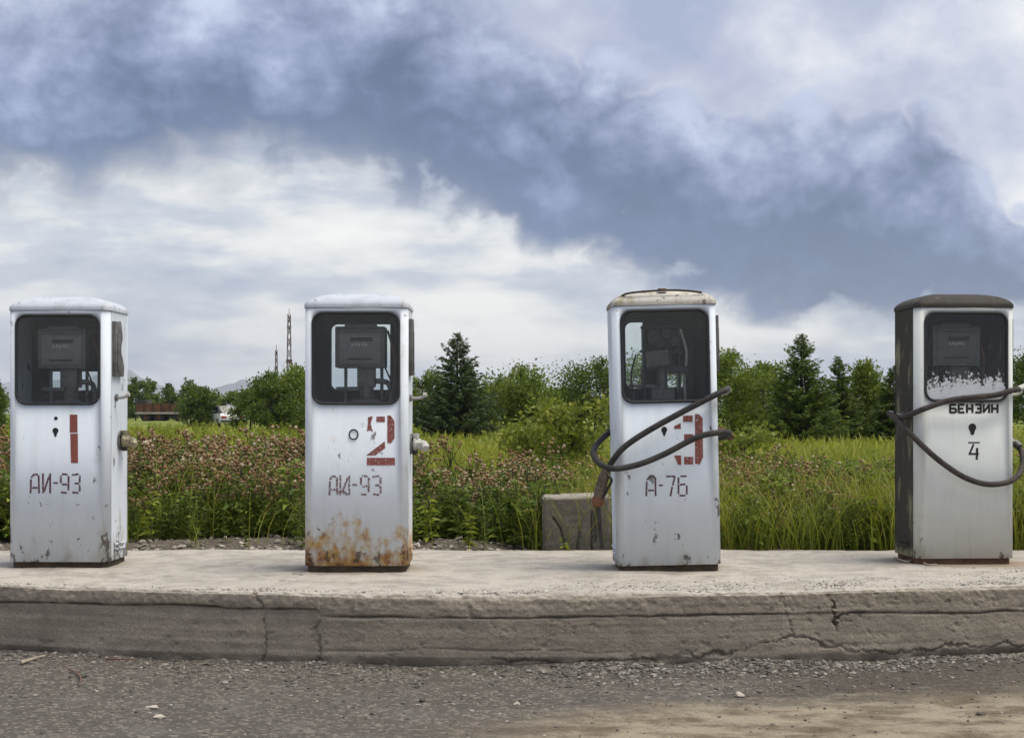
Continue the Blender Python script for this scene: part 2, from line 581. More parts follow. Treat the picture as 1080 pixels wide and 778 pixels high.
M['leaf_light'] = foliage('light green leaves', (0.145, 0.202, 0.026), (0.288, 0.328, 0.040), (0.487, 0.462, 0.086), 0.4)
M['needle'] = foliage('spruce needles', (0.03, 0.062, 0.022), (0.068, 0.112, 0.034), (0.14, 0.165, 0.045), 0.25)
M['stone'] = None


def stone_material(name, a, b):
    def fn(t):
        rnd = node(t, 'ShaderNodeNewGeometry', 'Random Per Island')
        c, _ = obj_xyz(t)
        col = rnd.ramp([(0.0, a), (0.8, b), (1.0, tuple(min(k * 1.8, 0.6) for k in b))])
        return principled(t, col, 0.85, bump=noise(t, c, 90.0, 4, 0.6), strength=0.4, dist=0.004)
    return material(name, fn)


M['gravel'] = stone_material('grey gravel', (0.05, 0.045, 0.039), (0.195, 0.18, 0.155))
M['aggregate'] = stone_material('worn aggregate', (0.12, 0.11, 0.095), (0.42, 0.385, 0.325))
M['gravel_pale'] = stone_material('pale rubble', (0.11, 0.095, 0.075), (0.32, 0.285, 0.235))


def concrete(name, top, side, seed=0.0, spots=()):
    def fn(t):
        c, (x, y, z) = obj_xyz(t)
        c = vscale(t, c, 1, 1, 1, (seed, seed, seed))
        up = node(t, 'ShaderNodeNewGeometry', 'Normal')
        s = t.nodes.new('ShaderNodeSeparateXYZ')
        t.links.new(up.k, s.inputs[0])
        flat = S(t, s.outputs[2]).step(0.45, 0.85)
        agg = node(t, 'ShaderNodeTexVoronoi', 'Distance', {'feature': 'F1'}, Vector=c, Scale=70.0, Randomness=1.0)
        aggc = node(t, 'ShaderNodeTexVoronoi', 'Color', {'feature': 'F1'}, Vector=c, Scale=70.0, Randomness=1.0)
        g = noise(t, c, 120.0, 5, 0.7)
        m = noise(t, c, 7.0, 7, 0.62)
        boards = noise(t, vscale(t, c, 1.2, 1.2, 26), 1.0, 5, 0.6)
        stain = noise(t, vscale(t, c, 6.0, 6.0, 0.8), 1.0, 5, 0.6)
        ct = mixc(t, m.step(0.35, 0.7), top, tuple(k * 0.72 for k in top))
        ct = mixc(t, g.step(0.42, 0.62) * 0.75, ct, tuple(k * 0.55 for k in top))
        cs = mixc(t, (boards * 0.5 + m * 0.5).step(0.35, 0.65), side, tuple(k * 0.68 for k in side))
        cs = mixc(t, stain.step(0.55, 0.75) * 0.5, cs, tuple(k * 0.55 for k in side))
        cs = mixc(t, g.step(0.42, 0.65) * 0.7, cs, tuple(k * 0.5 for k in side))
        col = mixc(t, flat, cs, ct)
        grey = mixc(t, 0.5, aggc, (0.3, 0.3, 0.3))
        wear = (m * 0.6 + noise(t, c, 2.2, 4, 0.6) * 0.7).step(0.62, 0.82)
        col = mixc(t, wear * flat * 0.45, col, mixc(t, 0.5, col, grey, 'MULTIPLY'))
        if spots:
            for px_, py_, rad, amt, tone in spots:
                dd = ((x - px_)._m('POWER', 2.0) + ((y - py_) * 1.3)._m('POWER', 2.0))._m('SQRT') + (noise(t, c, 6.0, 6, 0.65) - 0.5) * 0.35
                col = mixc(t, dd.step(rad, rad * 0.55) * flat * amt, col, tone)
        crack = t.nodes.new('ShaderNodeAttribute')
        crack.attribute_name = 'crack'
        col = mixc(t, S(t, crack.outputs['Fac']).clamp(), col, (0.03, 0.026, 0.02))
        moss = (noise(t, vscale(t, c, 3, 3, 3, (3, 9, 1)), 2.0, 6, 0.6).step(0.6, 0.72) * z.step(0.24, 0.34))
        col = mixc(t, moss * 0.35, col, (0.13, 0.125, 0.04))
        h = g * 0.8 + agg * 0.4 + m * 0.3 + boards * flat.inv() * 0.3
        return principled(t, col, 0.9, bump=h, strength=0.45, dist=0.010, spec=0.2)
    return material(name, fn)


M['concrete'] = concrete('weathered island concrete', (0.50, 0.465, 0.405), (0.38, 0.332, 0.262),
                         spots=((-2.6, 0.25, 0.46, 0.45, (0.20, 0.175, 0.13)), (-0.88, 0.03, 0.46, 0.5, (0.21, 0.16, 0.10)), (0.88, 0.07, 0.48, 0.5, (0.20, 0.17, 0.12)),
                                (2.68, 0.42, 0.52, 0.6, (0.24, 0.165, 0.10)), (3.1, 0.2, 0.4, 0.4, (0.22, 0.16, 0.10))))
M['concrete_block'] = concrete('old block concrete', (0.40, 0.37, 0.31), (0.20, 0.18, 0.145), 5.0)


def road_fn(t):
    c, (x, y, z) = obj_xyz(t)
    g = noise(t, c, 90.0, 6, 0.7)
    m = noise(t, c, 3.0, 6, 0.62)
    v = node(t, 'ShaderNodeTexVoronoi', 'Color', {'feature': 'F1'}, Vector=c, Scale=55.0)
    vd = node(t, 'ShaderNodeTexVoronoi', 'Distance', {'feature': 'F1'}, Vector=c, Scale=55.0)
    sp = t.nodes.new('ShaderNodeSeparateColor')
    t.links.new(v.k, sp.inputs[0])
    rnd = S(t, sp.outputs[0])
    asph = mixc(t, rnd.step(0.55, 1.0), (0.092, 0.082, 0.069), (0.235, 0.21, 0.175))
    asph = mixc(t, g.step(0.4, 0.7), asph, (0.06, 0.053, 0.044))
    asph = mixc(t, m.step(0.5, 0.75) * 0.5, asph, (0.16, 0.15, 0.135))
    wob = noise(t, vscale(t, c, 1, 2.2, 1), 2.2, 8, 0.68) - 0.5
    bar = (y + wob * 0.9 + (x * -0.28)).step(6.35, 5.85) * (x + wob * 1.2).step(-0.5, 0.5)
    bar = bar.max((y + wob * 1.0).step(5.72, 5.45))
    dirt = mixc(t, noise(t, vscale(t, c, 1, 1.6, 1, (4, 2, 0)), 3.2, 8, 0.66).step(0.40, 0.62), (0.30, 0.255, 0.185), (0.12, 0.09, 0.058))
    dirt = mixc(t, g.step(0.45, 0.75) * 0.5, dirt, (0.13, 0.105, 0.07))
    col = mixc(t, bar, asph, dirt)
    damp = (x + wob * 1.6).step(0.8, 1.6) * (y + wob * 0.5).step(6.35, 6.7)
    col = mixc(t, damp * 0.55, col, (0.055, 0.043, 0.03))
    return principled(t, col, 0.88, bump=g * 0.7 + vd * -0.6 + m * 0.5, strength=0.7, dist=0.012, spec=0.3)


M['road'] = material('worn asphalt and dirt', road_fn)


def ground_fn(t):
    c, (x, y, z) = obj_xyz(t)
    g = noise(t, c, 40.0, 6, 0.7)
    m = noise(t, c, 1.5, 6, 0.6)
    soil = mixc(t, g.step(0.35, 0.65), (0.15, 0.13, 0.105), (0.065, 0.055, 0.04))
    gr = mixc(t, noise(t, vscale(t, c, 0.4, 0.1, 1), 1.0, 6, 0.65).step(0.35, 0.65), (0.10, 0.14, 0.022), (0.20, 0.22, 0.04))
    col = mixc(t, (y + m * 2.0).step(11.2, 14.0), soil, gr)
    return principled(t, col, 0.95, bump=g, strength=0.6, dist=0.02, spec=0.2)


M['ground'] = material('soil and meadow', ground_fn)
M['mountain'] = plain('bare rock and old snow', (0.13, 0.14, 0.13), 0.95, 0, 0.4, 0.004, 0.0, 1.0, (0.28, 0.29, 0.30))

# ------------------------------------------------------------------ terrain


def ground_height(x, y):
    s = np.clip((y - 8.6) / 0.6, 0, 1)
    base = -0.03 + (MEADOW_Z + 0.03) * s
    near = np.exp(-((y - 10.0) / 1.0) ** 2) * s
    b = vnoise(x * 1.3, y * 1.3, 3, 4) * 0.035 * s * np.exp(-(y / 60.0))
    mound = 0.06 * np.exp(-((x + 0.42) / 0.32) ** 2) * np.exp(-((y - 10.15) / 0.28) ** 2)
    mound += 0.05 * np.exp(-((x + 1.95) / 0.75) ** 2) * np.exp(-((y - 10.45) / 0.35) ** 2)
    mound += vnoise(x * 9, y * 9, 8, 3) * 0.02 * near
    bank = 0.35 * np.exp(-((x + 30) / 9) ** 2) * np.exp(-((y - 118) / 8.0) ** 2)
    return base + b + mound + bank


def graded(lo, hi, step, far):
    mid_ = list(np.arange(lo, hi + 1e-6, step))
    out, s, p = [], step, hi
    while p < far:
        s *= 1.35
        p += s
        out.append(p)
    neg, s, p = [], step, lo
    while p > -far:
        s *= 1.35
        p -= s
        neg.append(p)
    return np.array(neg[::-1] + mid_ + out)


def grid_mesh(name, X, Y, Z, mats, smooth=True):
    r, c = X.shape
    V = np.stack([X.ravel(), Y.ravel(), Z.ravel()], 1)
    i = np.arange(r * c).reshape(r, c)
    Q = np.stack([i[:-1, :-1].ravel(), i[:-1, 1:].ravel(), i[1:, 1:].ravel(), i[1:, :-1].ravel()], 1)
    return tri_mesh(name, V, Q, mats, smooth=smooth)


gx = graded(-6, 6, 0.07, 7000)
gy = graded(8.4, 14, 0.07, 7000)
XX, YY = np.meshgrid(gx, gy)
tag(link('ground', grid_mesh('ground', XX, YY, ground_height(XX, YY), [M['ground']])), kind='structure')

rx = graded(-4, 4, 0.03, 60)
ry = np.concatenate([np.arange(-20, 5.2, 0.6), np.arange(5.2, 7.95, 0.03)])
XX, YY = np.meshgrid(rx, ry)
ZZ = vnoise(XX * 2, YY * 2, 21, 4) * 0.014 + vnoise(XX * 14, YY * 14, 25, 3) * 0.006
ZZ += np.clip((YY - 6.7) / 0.6, 0, 1) * (0.02 + 0.03 * vnoise(XX * 1.6, YY * 3, 31, 3))
tag(link('road', grid_mesh('road', XX, YY, ZZ, [M['road']])), kind='structure')


def road_height(x, y):
    z = vnoise(x * 2, y * 2, 21, 4) * 0.014 + vnoise(x * 14, y * 14, 25, 3) * 0.006
    return z + np.clip((y - 6.7) / 0.6, 0, 1) * (0.02 + 0.03 * vnoise(x * 1.6, y * 3, 31, 3))


# mountains
mx = np.linspace(-7000, 7000, 500)
my = np.linspace(5600, 6900, 40)
XX, YY = np.meshgrid(mx, my)
P = XX / 6300 * F_PX + 540                               # photo column of the ridge
ridge = (np.interp(P, [-900, -400, 0, 100, 138, 165, 205, 228, 255, 290, 330, 420, 560, 760, 1000, 1500, 2200],
                   [14, 26, 34, 38, 44, 30, 18, 24, 32, 38, 30, 20, 16, 20, 14, 24, 12]))
ridge = ridge + vnoise(P / 22.0, P * 0 + 0.5, 51, 4) * 7
prof = np.clip(1 - np.abs(YY - 6300) / 700, 0, 1)
Z = ridge / F_PX * 6300 * prof ** 0.8 + vnoise(XX / 90, YY / 90, 55, 4) * 16 * prof
Z = np.where(prof < 0.02, -0.5, Z)
tag(link('mountain_range', grid_mesh('mountain_range', XX, YY, Z, [M['mountain']])), kind='structure')


# ------------------------------------------------------------------ concrete island
def island_front(x):
    return 7.25 + 0.058 * np.minimum(np.abs(x), 3.4) ** 2 + 0.02 * vnoise(x * 0.9, x * 0 + 3.3, 61, 3)


def seg_dist(PX, PY, line):
    d = np.full(PX.shape, 1e9)
    for (ax, ay), (bx_, by_) in zip(line[:-1], line[1:]):
        vx, vy = bx_ - ax, by_ - ay
        t = np.clip(((PX - ax) * vx + (PY - ay) * vy) / (vx * vx + vy * vy + 1e-9), 0, 1)
        d = np.minimum(d, np.hypot(PX - ax - t * vx, PY - ay - t * vy))
    return d


def build_island():
    xs = np.concatenate([np.linspace(-7.5, -3.3, 90)[:-1], np.arange(-3.3, 3.3, 0.0062), np.linspace(3.3, 7.5, 90)])
    n_top, n_rnd, n_face = 120, 12, 66
    back = 9.58 + 0.03 * vnoise(xs * 1.4, xs * 0 + 9.1, 63, 4)
    fr = island_front(xs)
    rad = 0.022 + 0.02 * np.clip(vnoise(xs * 2.2, xs * 0 + 1.7, 65, 4) + 0.3, 0, 1) + 0.022 * np.exp(-((xs + 0.05) / 0.5) ** 2)
    top_z = ISL_Z + 0.0 * xs
    rows_y, rows_z, nrm_y, nrm_z = [], [], [], []
    rows_y.append(back + 0.0)
    rows_z.append(np.full_like(xs, 0.12))
    nrm_y.append(np.ones_like(xs)); nrm_z.append(np.zeros_like(xs))
    for k in range(n_top):
        t = k / (n_top - 1)
        t = t ** 0.75
        rows_y.append(back + (fr + rad - back) * t)
        rows_z.append(top_z.copy())
        nrm_y.append(np.zeros_like(xs)); nrm_z.append(np.ones_like(xs))
    for k in range(1, n_rnd):
        a = k / n_rnd * math.pi / 2
        rows_y.append(fr + rad * (1 - math.sin(a)))
        rows_z.append(top_z - rad * (1 - math.cos(a)))
        nrm_y.append(np.full_like(xs, -math.sin(a))); nrm_z.append(np.full_like(xs, math.cos(a)))
    for k in range(n_face):
        t = k / (n_face - 1)
        rows_y.append(fr.copy())
        rows_z.append((top_z - rad) * (1 - t) + (-0.05) * t)
        nrm_y.append(-np.ones_like(xs)); nrm_z.append(np.zeros_like(xs))
    Y, Z = np.array(rows_y), np.array(rows_z)
    NY, NZ = np.array(nrm_y), np.array(nrm_z)
    X = np.tile(xs, (len(Y), 1))
    U, W = 540 + F_PX * X / Y, H_PX - (Z - CAM_Z) / Y * F_PX      # photo pixels, used to lay the cracks out on the surface
    jit = vnoise(X * 16, Y * 16 + Z * 16, 71, 5, 0.65) * 9.0
    jx, jy = U + jit, W + vnoise(X * 14 + 9, Z * 14 + Y * 14, 75, 5, 0.65) * 8.0
    face = np.clip(-NY, 0, 1) ** 2
    d = vnoise(X * 3, Z * 6 + Y * 3, 81, 5) * 0.008 + vnoise(X * 24, Z * 24 + Y * 24, 85, 5, 0.7) * 0.0028
    pit = np.clip(vnoise(X * 20 + 5, Z * 26 + Y * 20, 87, 4, 0.6) - 0.35, 0, 1)
    d -= pit * 0.02 * (0.3 + face)
    d += face * vnoise(X * 0.7, Z * 34, 91, 3) * 0.003
    # eroded lip with exposed aggregate along the top front edge
    lip = np.exp(-((Y - (fr + 0.03)) / 0.07) ** 2) * (Z > ISL_Z - 0.08)
    d += lip * vnoise(X * 38, Y * 38 + Z * 38, 95, 3) * 0.006
    # lift line: the upper pour stands a little proud of the lower one
    joint = np.interp(U, [0, 160, 335, 338, 500, 700, 900, 1080], [635, 637, 643, 650, 651, 650, 646, 645]) + vnoise(X * 5, X * 0, 97, 3) * 2.0
    on_face = (NY < -0.9)
    left = (U < 337)
    d += on_face * np.where(W < joint, 0.010 * left + 0.003, 0.0)
    crack = np.zeros_like(d)
    width = np.clip(0.85 + 1.1 * vnoise(X * 9 + 2, Z * 9 + Y * 9, 77, 4, 0.6), 0.35, 1.7)
    broken = np.clip(1.0 + 1.7 * vnoise(X * 5 + 7, Z * 5 + Y * 5, 79, 4, 0.6), 0.12, 1.0)

    def groove(dist, depth, w, mask=1.0, dark=0.9):
        nonlocal d, crack
        g = np.exp(-(dist / (w * width)) ** 2) * mask * broken
        d = d - g * depth
        crack = np.maximum(crack, g * dark)
    groove(np.abs(W - joint), 0.012, 1.1, on_face * 1.0, 0.85)
    low = 686 + vnoise(X * 3, X * 0 + 5, 99, 3) * 5
    groove(np.abs(W - low), 0.005, 0.9, on_face * np.clip((U - 300) / 60, 0, 1) * np.clip((700 - U) / 80, 0, 1), 0.4)
    groove(seg_dist(jx, jy, [(268, 622), (278, 642), (277, 712)]), 0.014, 1.1, 1.0 * (face > 0.2), 0.7)
    groove(seg_dist(jx, jy, [(336, 640), (338, 712)]), 0.009, 1.4, 1.0 * on_face, 0.4)
    groove(seg_dist(jx, jy, [(272, 622), (300, 610), (326, 601), (345, 599)]), 0.012, 1.3, 1.0 * (face < 0.5), 0.85)
    groove(seg_dist(jx, jy, [(765, 688), (800, 680), (835, 671), (858, 677), (905, 687), (960, 686), (1020, 681), (1090, 679)]), 0.010, 1.2, 1.0 * on_face, 0.6)
    groove(seg_dist(jx, jy, [(822, 622), (830, 655), (838, 671)]), 0.007, 1.2, 1.0 * (face > 0.2), 0.5)
    groove(seg_dist(jx, jy, [(520, 694), (600, 700), (680, 696), (765, 688)]), 0.012, 1.5, 1.0 * on_face, 0.6)
    groove(seg_dist(jx, jy, [(880, 634), (882, 661)]), 0.028, 1.6, 1.0 * on_face)
    groove(seg_dist(jx, jy, [(883, 652), (897, 647)]), 0.025, 1.7, 1.0 * on_face)
    d += on_face * np.clip((0.06 - Z) / 0.05, 0, 1) * (vnoise(X * 7, Z * 7, 103, 4) * 0.03 - 0.02)
    Y2, Z2 = Y + NY * d, Z + NZ * d
    root = tag(empty('concrete_island', (0, 8.4, 0)), kind='structure')
    cut = int(np.searchsorted(xs, -1.26))
    for a, b in ((0, cut + 1), (cut, len(xs))):
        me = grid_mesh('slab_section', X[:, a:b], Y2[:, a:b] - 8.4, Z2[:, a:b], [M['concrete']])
        at = me.attributes.new('crack', 'FLOAT', 'POINT')
        at.data.foreach_set('value', np.ascontiguousarray(crack[:, a:b].ravel(), dtype=np.float32))
        # normals must point up on top
        if me.polygons[len(me.polygons) // 3].normal.z < 0:
            me.flip_normals()
        link('slab_section', me, root)


build_island()


# ------------------------------------------------------------------ fuel pumps
W_, DEP = 0.585, 0.42
HW, HD = W_ / 2, DEP / 2
CW, CD = 0.036, 0.062            # rounded front corner: width and depth
Z0, Z1 = 0.035, 1.487
WIN = (0.245, 0.945, 1.462)      # half width, bottom, top of the front window
RWIN = (0.20, 1.02, 1.43)        # rear window


def round_rect(hw, z0, z1, r, n=7):
    pts = []
    for cx, cz, a0 in ((hw - r, z1 - r, 0), (-hw + r, z1 - r, 90), (-hw + r, z0 + r, 180), (hw - r, z0 + r, 270)):
        for k in range(n):
            a = R(a0 + 90 * k / (n - 1))
            pts.append((cx + r * math.cos(a), cz + r * math.sin(a)))
    return pts


def sheet(name, parent, mat, inner, hole, r, yface, cw, cd, sign):
    """Sheet-metal panel with a window opening; its upright edges turn round the corners. sign -1 front, +1 rear."""
    bm = bmesh.new()
    a = HW - cw
    corner = [bm.verts.new((x, yface, z)) for x, z in ((-a, Z0), (a, Z0), (a, Z1), (-a, Z1))]
    loop = [bm.verts.new((x, yface, z)) for x, z in round_rect(hole[0], hole[1], hole[2], r)]
    edges = [bm.edges.new((corner[i], corner[(i + 1) % 4])) for i in range(4)]
    edges += [bm.edges.new((loop[i], loop[(i + 1) % len(loop)])) for i in range(len(loop))]
    bmesh.ops.triangle_fill(bm, edges=edges, use_beauty=True)
    for s in (-1, 1):
        prev = (corner[0], corner[3]) if s < 0 else (corner[1], corner[2])
        for k in range(1, 9):
            w = R(90 * k / 8)
            x, y = s * (a + cw * math.sin(w)), yface - sign * cd * (1 - math.cos(w))
            cur = (bm.verts.new((x, y, Z0)), bm.verts.new((x, y, Z1)))
            bm.faces.new((prev[0], cur[0], cur[1], prev[1]))
            prev = cur
    bmesh.ops.recalc_face_normals(bm, faces=bm.faces)
    f = max(bm.faces, key=lambda q: q.calc_area())
    if f.normal.y * sign < 0:
        for q in bm.faces:
            q.normal_flip()
    me = bpy.data.meshes.new(name)
    bm.to_mesh(me)
    bm.free()
    me.polygons.foreach_set('use_smooth', [True] * len(me.polygons))
    me.set_sharp_from_angle(angle=R(30))
    o = link(name, me, parent, (mat, inner))
    md = o.modifiers.new('thickness', 'SOLIDIFY')
    md.thickness, md.offset, md.material_offset = 0.004, -1, 1
    return o


def ring_tube(hole, r, y, rad, grow=0.0):
    p = round_rect(hole[0] + grow, hole[1] - grow, hole[2] + grow, r + grow, 8)
    return [(x, y, z) for x, z in p]


def closed_tube(mb, pts, rx_, n=8):
    P = [Vector(p) for p in pts]
    V, F = [], []
    m = len(P)
    for i in range(m):
        t = (P[(i + 1) % m] - P[i - 1]).normalized()
        b = Vector((0, 1, 0))
        a = t.cross(b)
        for k in range(n):
            w = 2 * math.pi * k / n
            V.append(P[i] + (a * math.cos(w) + b * math.sin(w)) * rx_)
    for i in range(m):
        for k in range(n):
            F.append((i * n + k, i * n + (k + 1) % n, ((i + 1) % m) * n + (k + 1) % n, ((i + 1) % m) * n + k))
    return mb.add(V, F)


def plan_outline(grow, n=8):
    """Plan of the cabinet, large radius at the front corners, small at the rear."""
    pts = []
    for sx_, sy_, w, d in ((1, -1, CW, CD), (1, 1, 0.035, 0.035), (-1, 1, 0.035, 0.035), (-1, -1, CW, CD)):
        seq = []
        for k in range(n):
            a = R(90 * k / (n - 1))
            seq.append((sx_ * (HW - w + w * math.sin(a)), sy_ * (HD - d + d * math.cos(a))))
        if sx_ * sy_ > 0:
            seq = seq[::-1]
        pts += seq
    return [(x * (1 + grow / HW), y * (1 + grow / HD)) for x, y in pts]


def roof_cap(parent, mat, dents=0.0, seed=0):
    rng = np.random.RandomState(seed)
    prof = [(0.000, -0.004), (0.005, -0.004), (0.005, 0.010), (0.002, 0.020), (-0.006, 0.031), (-0.018, 0.041), (-0.036, 0.051),
            (-0.062, 0.062), (-0.10, 0.073), (-0.15, 0.082), (-0.19, 0.086)]
    V, F = [], []
    n = len(plan_outline(0))
    for g, z in prof:
        for x, y in plan_outline(g):
            V.append((x, y, Z1 + 0.006 + z + dents * (rng.rand() - 0.5) * 0.01 * (z > 0.04)))
    for i in range(len(prof) - 1):
        for k in range(n):
            F.append((i * n + k, i * n + (k + 1) % n, (i + 1) * n + (k + 1) % n, (i + 1) * n + k))
    F.append(tuple((len(prof) - 1) * n + k for k in range(n)))
    F.append(tuple(reversed(range(n))))
    mb = MB()
    mb.add(V, F)
    return mb.build('roof_cap', mat, parent, sharp=50)


def strokes(parent, name, mat, polys, to_local, y):
    """Flat painted shapes on the front sheet; polygons given in photo pixels."""
    mb = MB()
    for k, p in enumerate(polys):
        q = [to_local(X, Y) for X, Y in p]
        lift = 0.0001 * (k % 3)
        mb.prism([(a, b) for a, b in q], 1, y - 0.0012 - lift, y - 0.0003)
    return mb.build(name, mat, parent, smooth=False)


def bar(p, q, w):
    (x0, y0), (x1, y1) = p, q
    L = math.hypot(x1 - x0, y1 - y0)
    nx, ny = -(y1 - y0) / L * w / 2, (x1 - x0) / L * w / 2
    return [(x0 + nx, y0 + ny), (x1 + nx, y1 + ny), (x1 - nx, y1 - ny), (x0 - nx, y0 - ny)]


def glyph(ch, x, w, y0, y1, t):
    """Stencil letter as bars inside the pixel box x..x+w, y0..y1."""
    X0, X1, ym = x, x + w, (y0 + y1) / 2
    B = lambda *a: bar((X0 + a[0] * w, y0 + a[1] * (y1 - y0)), (X0 + a[2] * w, y0 + a[3] * (y1 - y0)), t)
    S_ = {
        'А': [(0.05, 1, 0.1, 0.3), (0.12, 0.22, 0.45, 0.03), (0.5, 0.04, 0.85, 0.06), (0.92, 0.1, 0.95, 1), (0.2, 0.72, 0.8, 0.72)],
        'И': [(0.08, 0, 0.08, 1), (0.2, 0.92, 0.82, 0.12), (0.93, 0, 0.93, 1)],
        '-': [(0, 0.48, 1, 0.48)],
        '9': [(0.2, 0.03, 0.85, 0.05), (0.08, 0.1, 0.08, 0.48), (0.2, 0.55, 0.8, 0.55), (0.95, 0.12, 0.92, 0.85), (0.1, 0.95, 0.75, 0.98)],
        '3': [(0.05, 0.08, 0.8, 0.03), (0.93, 0.1, 0.93, 0.45), (0.35, 0.5, 0.85, 0.5), (0.93, 0.55, 0.93, 0.9), (0.1, 0.95, 0.8, 0.98)],
        '7': [(0.0, 0.05, 0.95, 0.05), (0.92, 0.08, 0.70, 0.48), (0.65, 0.55, 0.45, 1)],
        '6': [(0.3, 0.04, 0.9, 0.04), (0.1, 0.1, 0.1, 0.9), (0.25, 0.45, 0.8, 0.42), (0.93, 0.48, 0.93, 0.92), (0.2, 0.97, 0.8, 0.97)],
        'б': [(0.08, 0.0, 0.08, 1), (0.08, 0.06, 0.95, 0.06), (0.08, 0.94, 0.9, 0.94), (0.92, 0.5, 0.92, 0.94), (0.08, 0.5, 0.9, 0.5)],
        'е': [(0.1, 0.0, 0.1, 1), (0.1, 0.06, 0.95, 0.06), (0.1, 0.5, 0.8, 0.5), (0.1, 0.94, 0.95, 0.94)],
        'н': [(0.1, 0, 0.1, 1), (0.9, 0, 0.9, 1), (0.1, 0.5, 0.9, 0.5)],
        'з': [(0.1, 0.06, 0.9, 0.06), (0.9, 0, 0.9, 1), (0.35, 0.5, 0.9, 0.5), (0.1, 0.94, 0.9, 0.94)],
        'и': [(0.1, 0, 0.1, 1), (0.1, 0.9, 0.9, 0.1), (0.9, 0, 0.9, 1)],
    }[ch]
    return [B(*s) for s in S_]


def rect(x0, y0, x1, y1):
    return [(x0, y0), (x1, y0), (x1, y1), (x0, y1)]


def cables(parent, specs):
    for pts, rad, mat in specs:
        MB().tube(catmull(pts, 6), rad, 6).build('cable', mat, parent)


def meter(parent, face, dx=0.0, tilt=0.0, dim=False):
    body = MB().box((dx, 0.0, 1.272), (0.285, 0.17, 0.235)).box((dx, -0.01, 1.395), (0.18, 0.12, 0.02)).build(
        'meter_unit', M['meter'], parent, bevel=0.008)
    MB().box((dx, -0.0885, 1.272), (0.235, 0.006, 0.19)).build('face_plate', face, body, bevel=0.002)
    MB().box((dx + 0.01, -0.094, 1.315), (0.125, 0.006, 0.022)).build('slot', M['meter_dark'], body, bevel=0.002)
    MB().box((dx, -0.094, 1.203), (0.14, 0.006, 0.010)).build('slot', M['meter_dark'], body, bevel=0.002)
    for k, off in enumerate((-0.042, -0.022, -0.004, 0.018, 0.036)):
        MB().box((dx + off, -0.0925, 1.283 + (k % 2) * 0.003), (0.012, 0.004, 0.016)).build('digit', M['digit'], body, smooth=False)
    MB().box((dx, -0.095, 1.372), (0.26, 0.05, 0.012), (R(14), 0, 0)).build('hood', M['meter'], body, bevel=0.002)
    ped = MB()
    ped.box((dx + 0.03, 0.0, 1.10), (0.10, 0.10, 0.11)).tube([(dx + 0.03, 0, 0.955), (dx + 0.03, 0, 1.06)], 0.042, 12)
    ped.tube(catmull([(dx + 0.08, 0, 1.08), (dx + 0.15, 0, 1.07), (dx + 0.17, 0, 1.02), (dx + 0.17, 0, 0.955)], 6), 0.016, 8)
    ped.box((dx - 0.06, 0.01, 1.035), (0.17, 0.05, 0.022)).box((dx + 0.03, 0, 0.962), (0.16, 0.14, 0.02))
    ped.tube([(dx - 0.09, 0, 0.955), (dx - 0.09, 0, 1.16)], 0.010, 8).tube([(dx + 0.115, 0.03, 0.955), (dx + 0.115, 0.03, 1.16)], 0.010, 8)
    ped.build('meter_stand', M['cast'], parent, bevel=0.003)
    cables(parent, [([(dx + 0.15, 0.02, 1.37), (dx + 0.185, 0.0, 1.25), (dx + 0.195, 0.0, 1.12), (dx + 0.18, 0.01, 0.955)], 0.007, M['cable_red']),
                    ([(dx + 0.13, -0.06, 1.18), (dx + 0.18, -0.08, 1.06), (dx + 0.15, -0.08, 0.99), (dx + 0.12, -0.08, 0.955)], 0.005, M['dark_steel'])])


def wrecked_meter(parent):
    f = MB()
    for x in (-0.10, 0.10):
        f.box((x, 0.02, 1.17), (0.014, 0.10, 0.43))
    f.box((0, 0.03, 1.38), (0.22, 0.10, 0.014)).box((0.0, 0.02, 1.235), (0.24, 0.12, 0.012), (0, R(3), 0))
    f.box((-0.02, -0.02, 1.19), (0.15, 0.10, 0.10), (R(8), R(-6), 0)).box((0.08, 0.0, 1.13), (0.13, 0.09, 0.045), (0, R(4), 0))
    f.box((0.02, 0.06, 1.32), (0.17, 0.02, 0.10), (0, R(5), R(8)))
    f.build('meter_frame', M['meter_dark'], parent, bevel=0.003)
    for x, z, r in ((-0.045, 1.32, 0.036), (0.03, 1.335, 0.028), (0.075, 1.29, 0.024), (-0.01, 1.275, 0.02)):
        MB().tube([(x, -0.045, z), (x, -0.028, z)], r, 16).tube([(x, -0.06, z), (x, -0.04, z)], r * 0.3, 10).build('gear', M['dark_steel'], parent)
    MB().box((-0.03, -0.076, 1.195), (0.13, 0.006, 0.085), (R(8), R(-6), 0)).build('face_plate', M['meter'], parent)
    MB().tube([(-0.0, 0, 0.955), (0.0, 0, 1.15)], 0.032, 12).box((0, 0, 0.99), (0.13, 0.12, 0.06)).box((-0.11, 0.0, 1.04), (0.16, 0.05, 0.02), (0, R(4), 0)).build(
        'meter_stand', M['cast'], parent, bevel=0.003)
    cables(parent, [([(0.11, -0.02, 1.36), (0.14, -0.04, 1.22), (0.125, -0.03, 1.08), (0.13, -0.02, 0.955)], 0.008, M['cable_pale']),
                    ([(-0.15, -0.05, 1.22), (-0.18, -0.06, 1.1), (-0.165, -0.05, 0.955)], 0.005, M['dark_steel']),
                    ([(0.05, -0.06, 1.36), (0.10, -0.09, 1.27), (0.03, -0.08, 1.22), (-0.07, -0.08, 1.28)], 0.005, M['dark_steel'])])


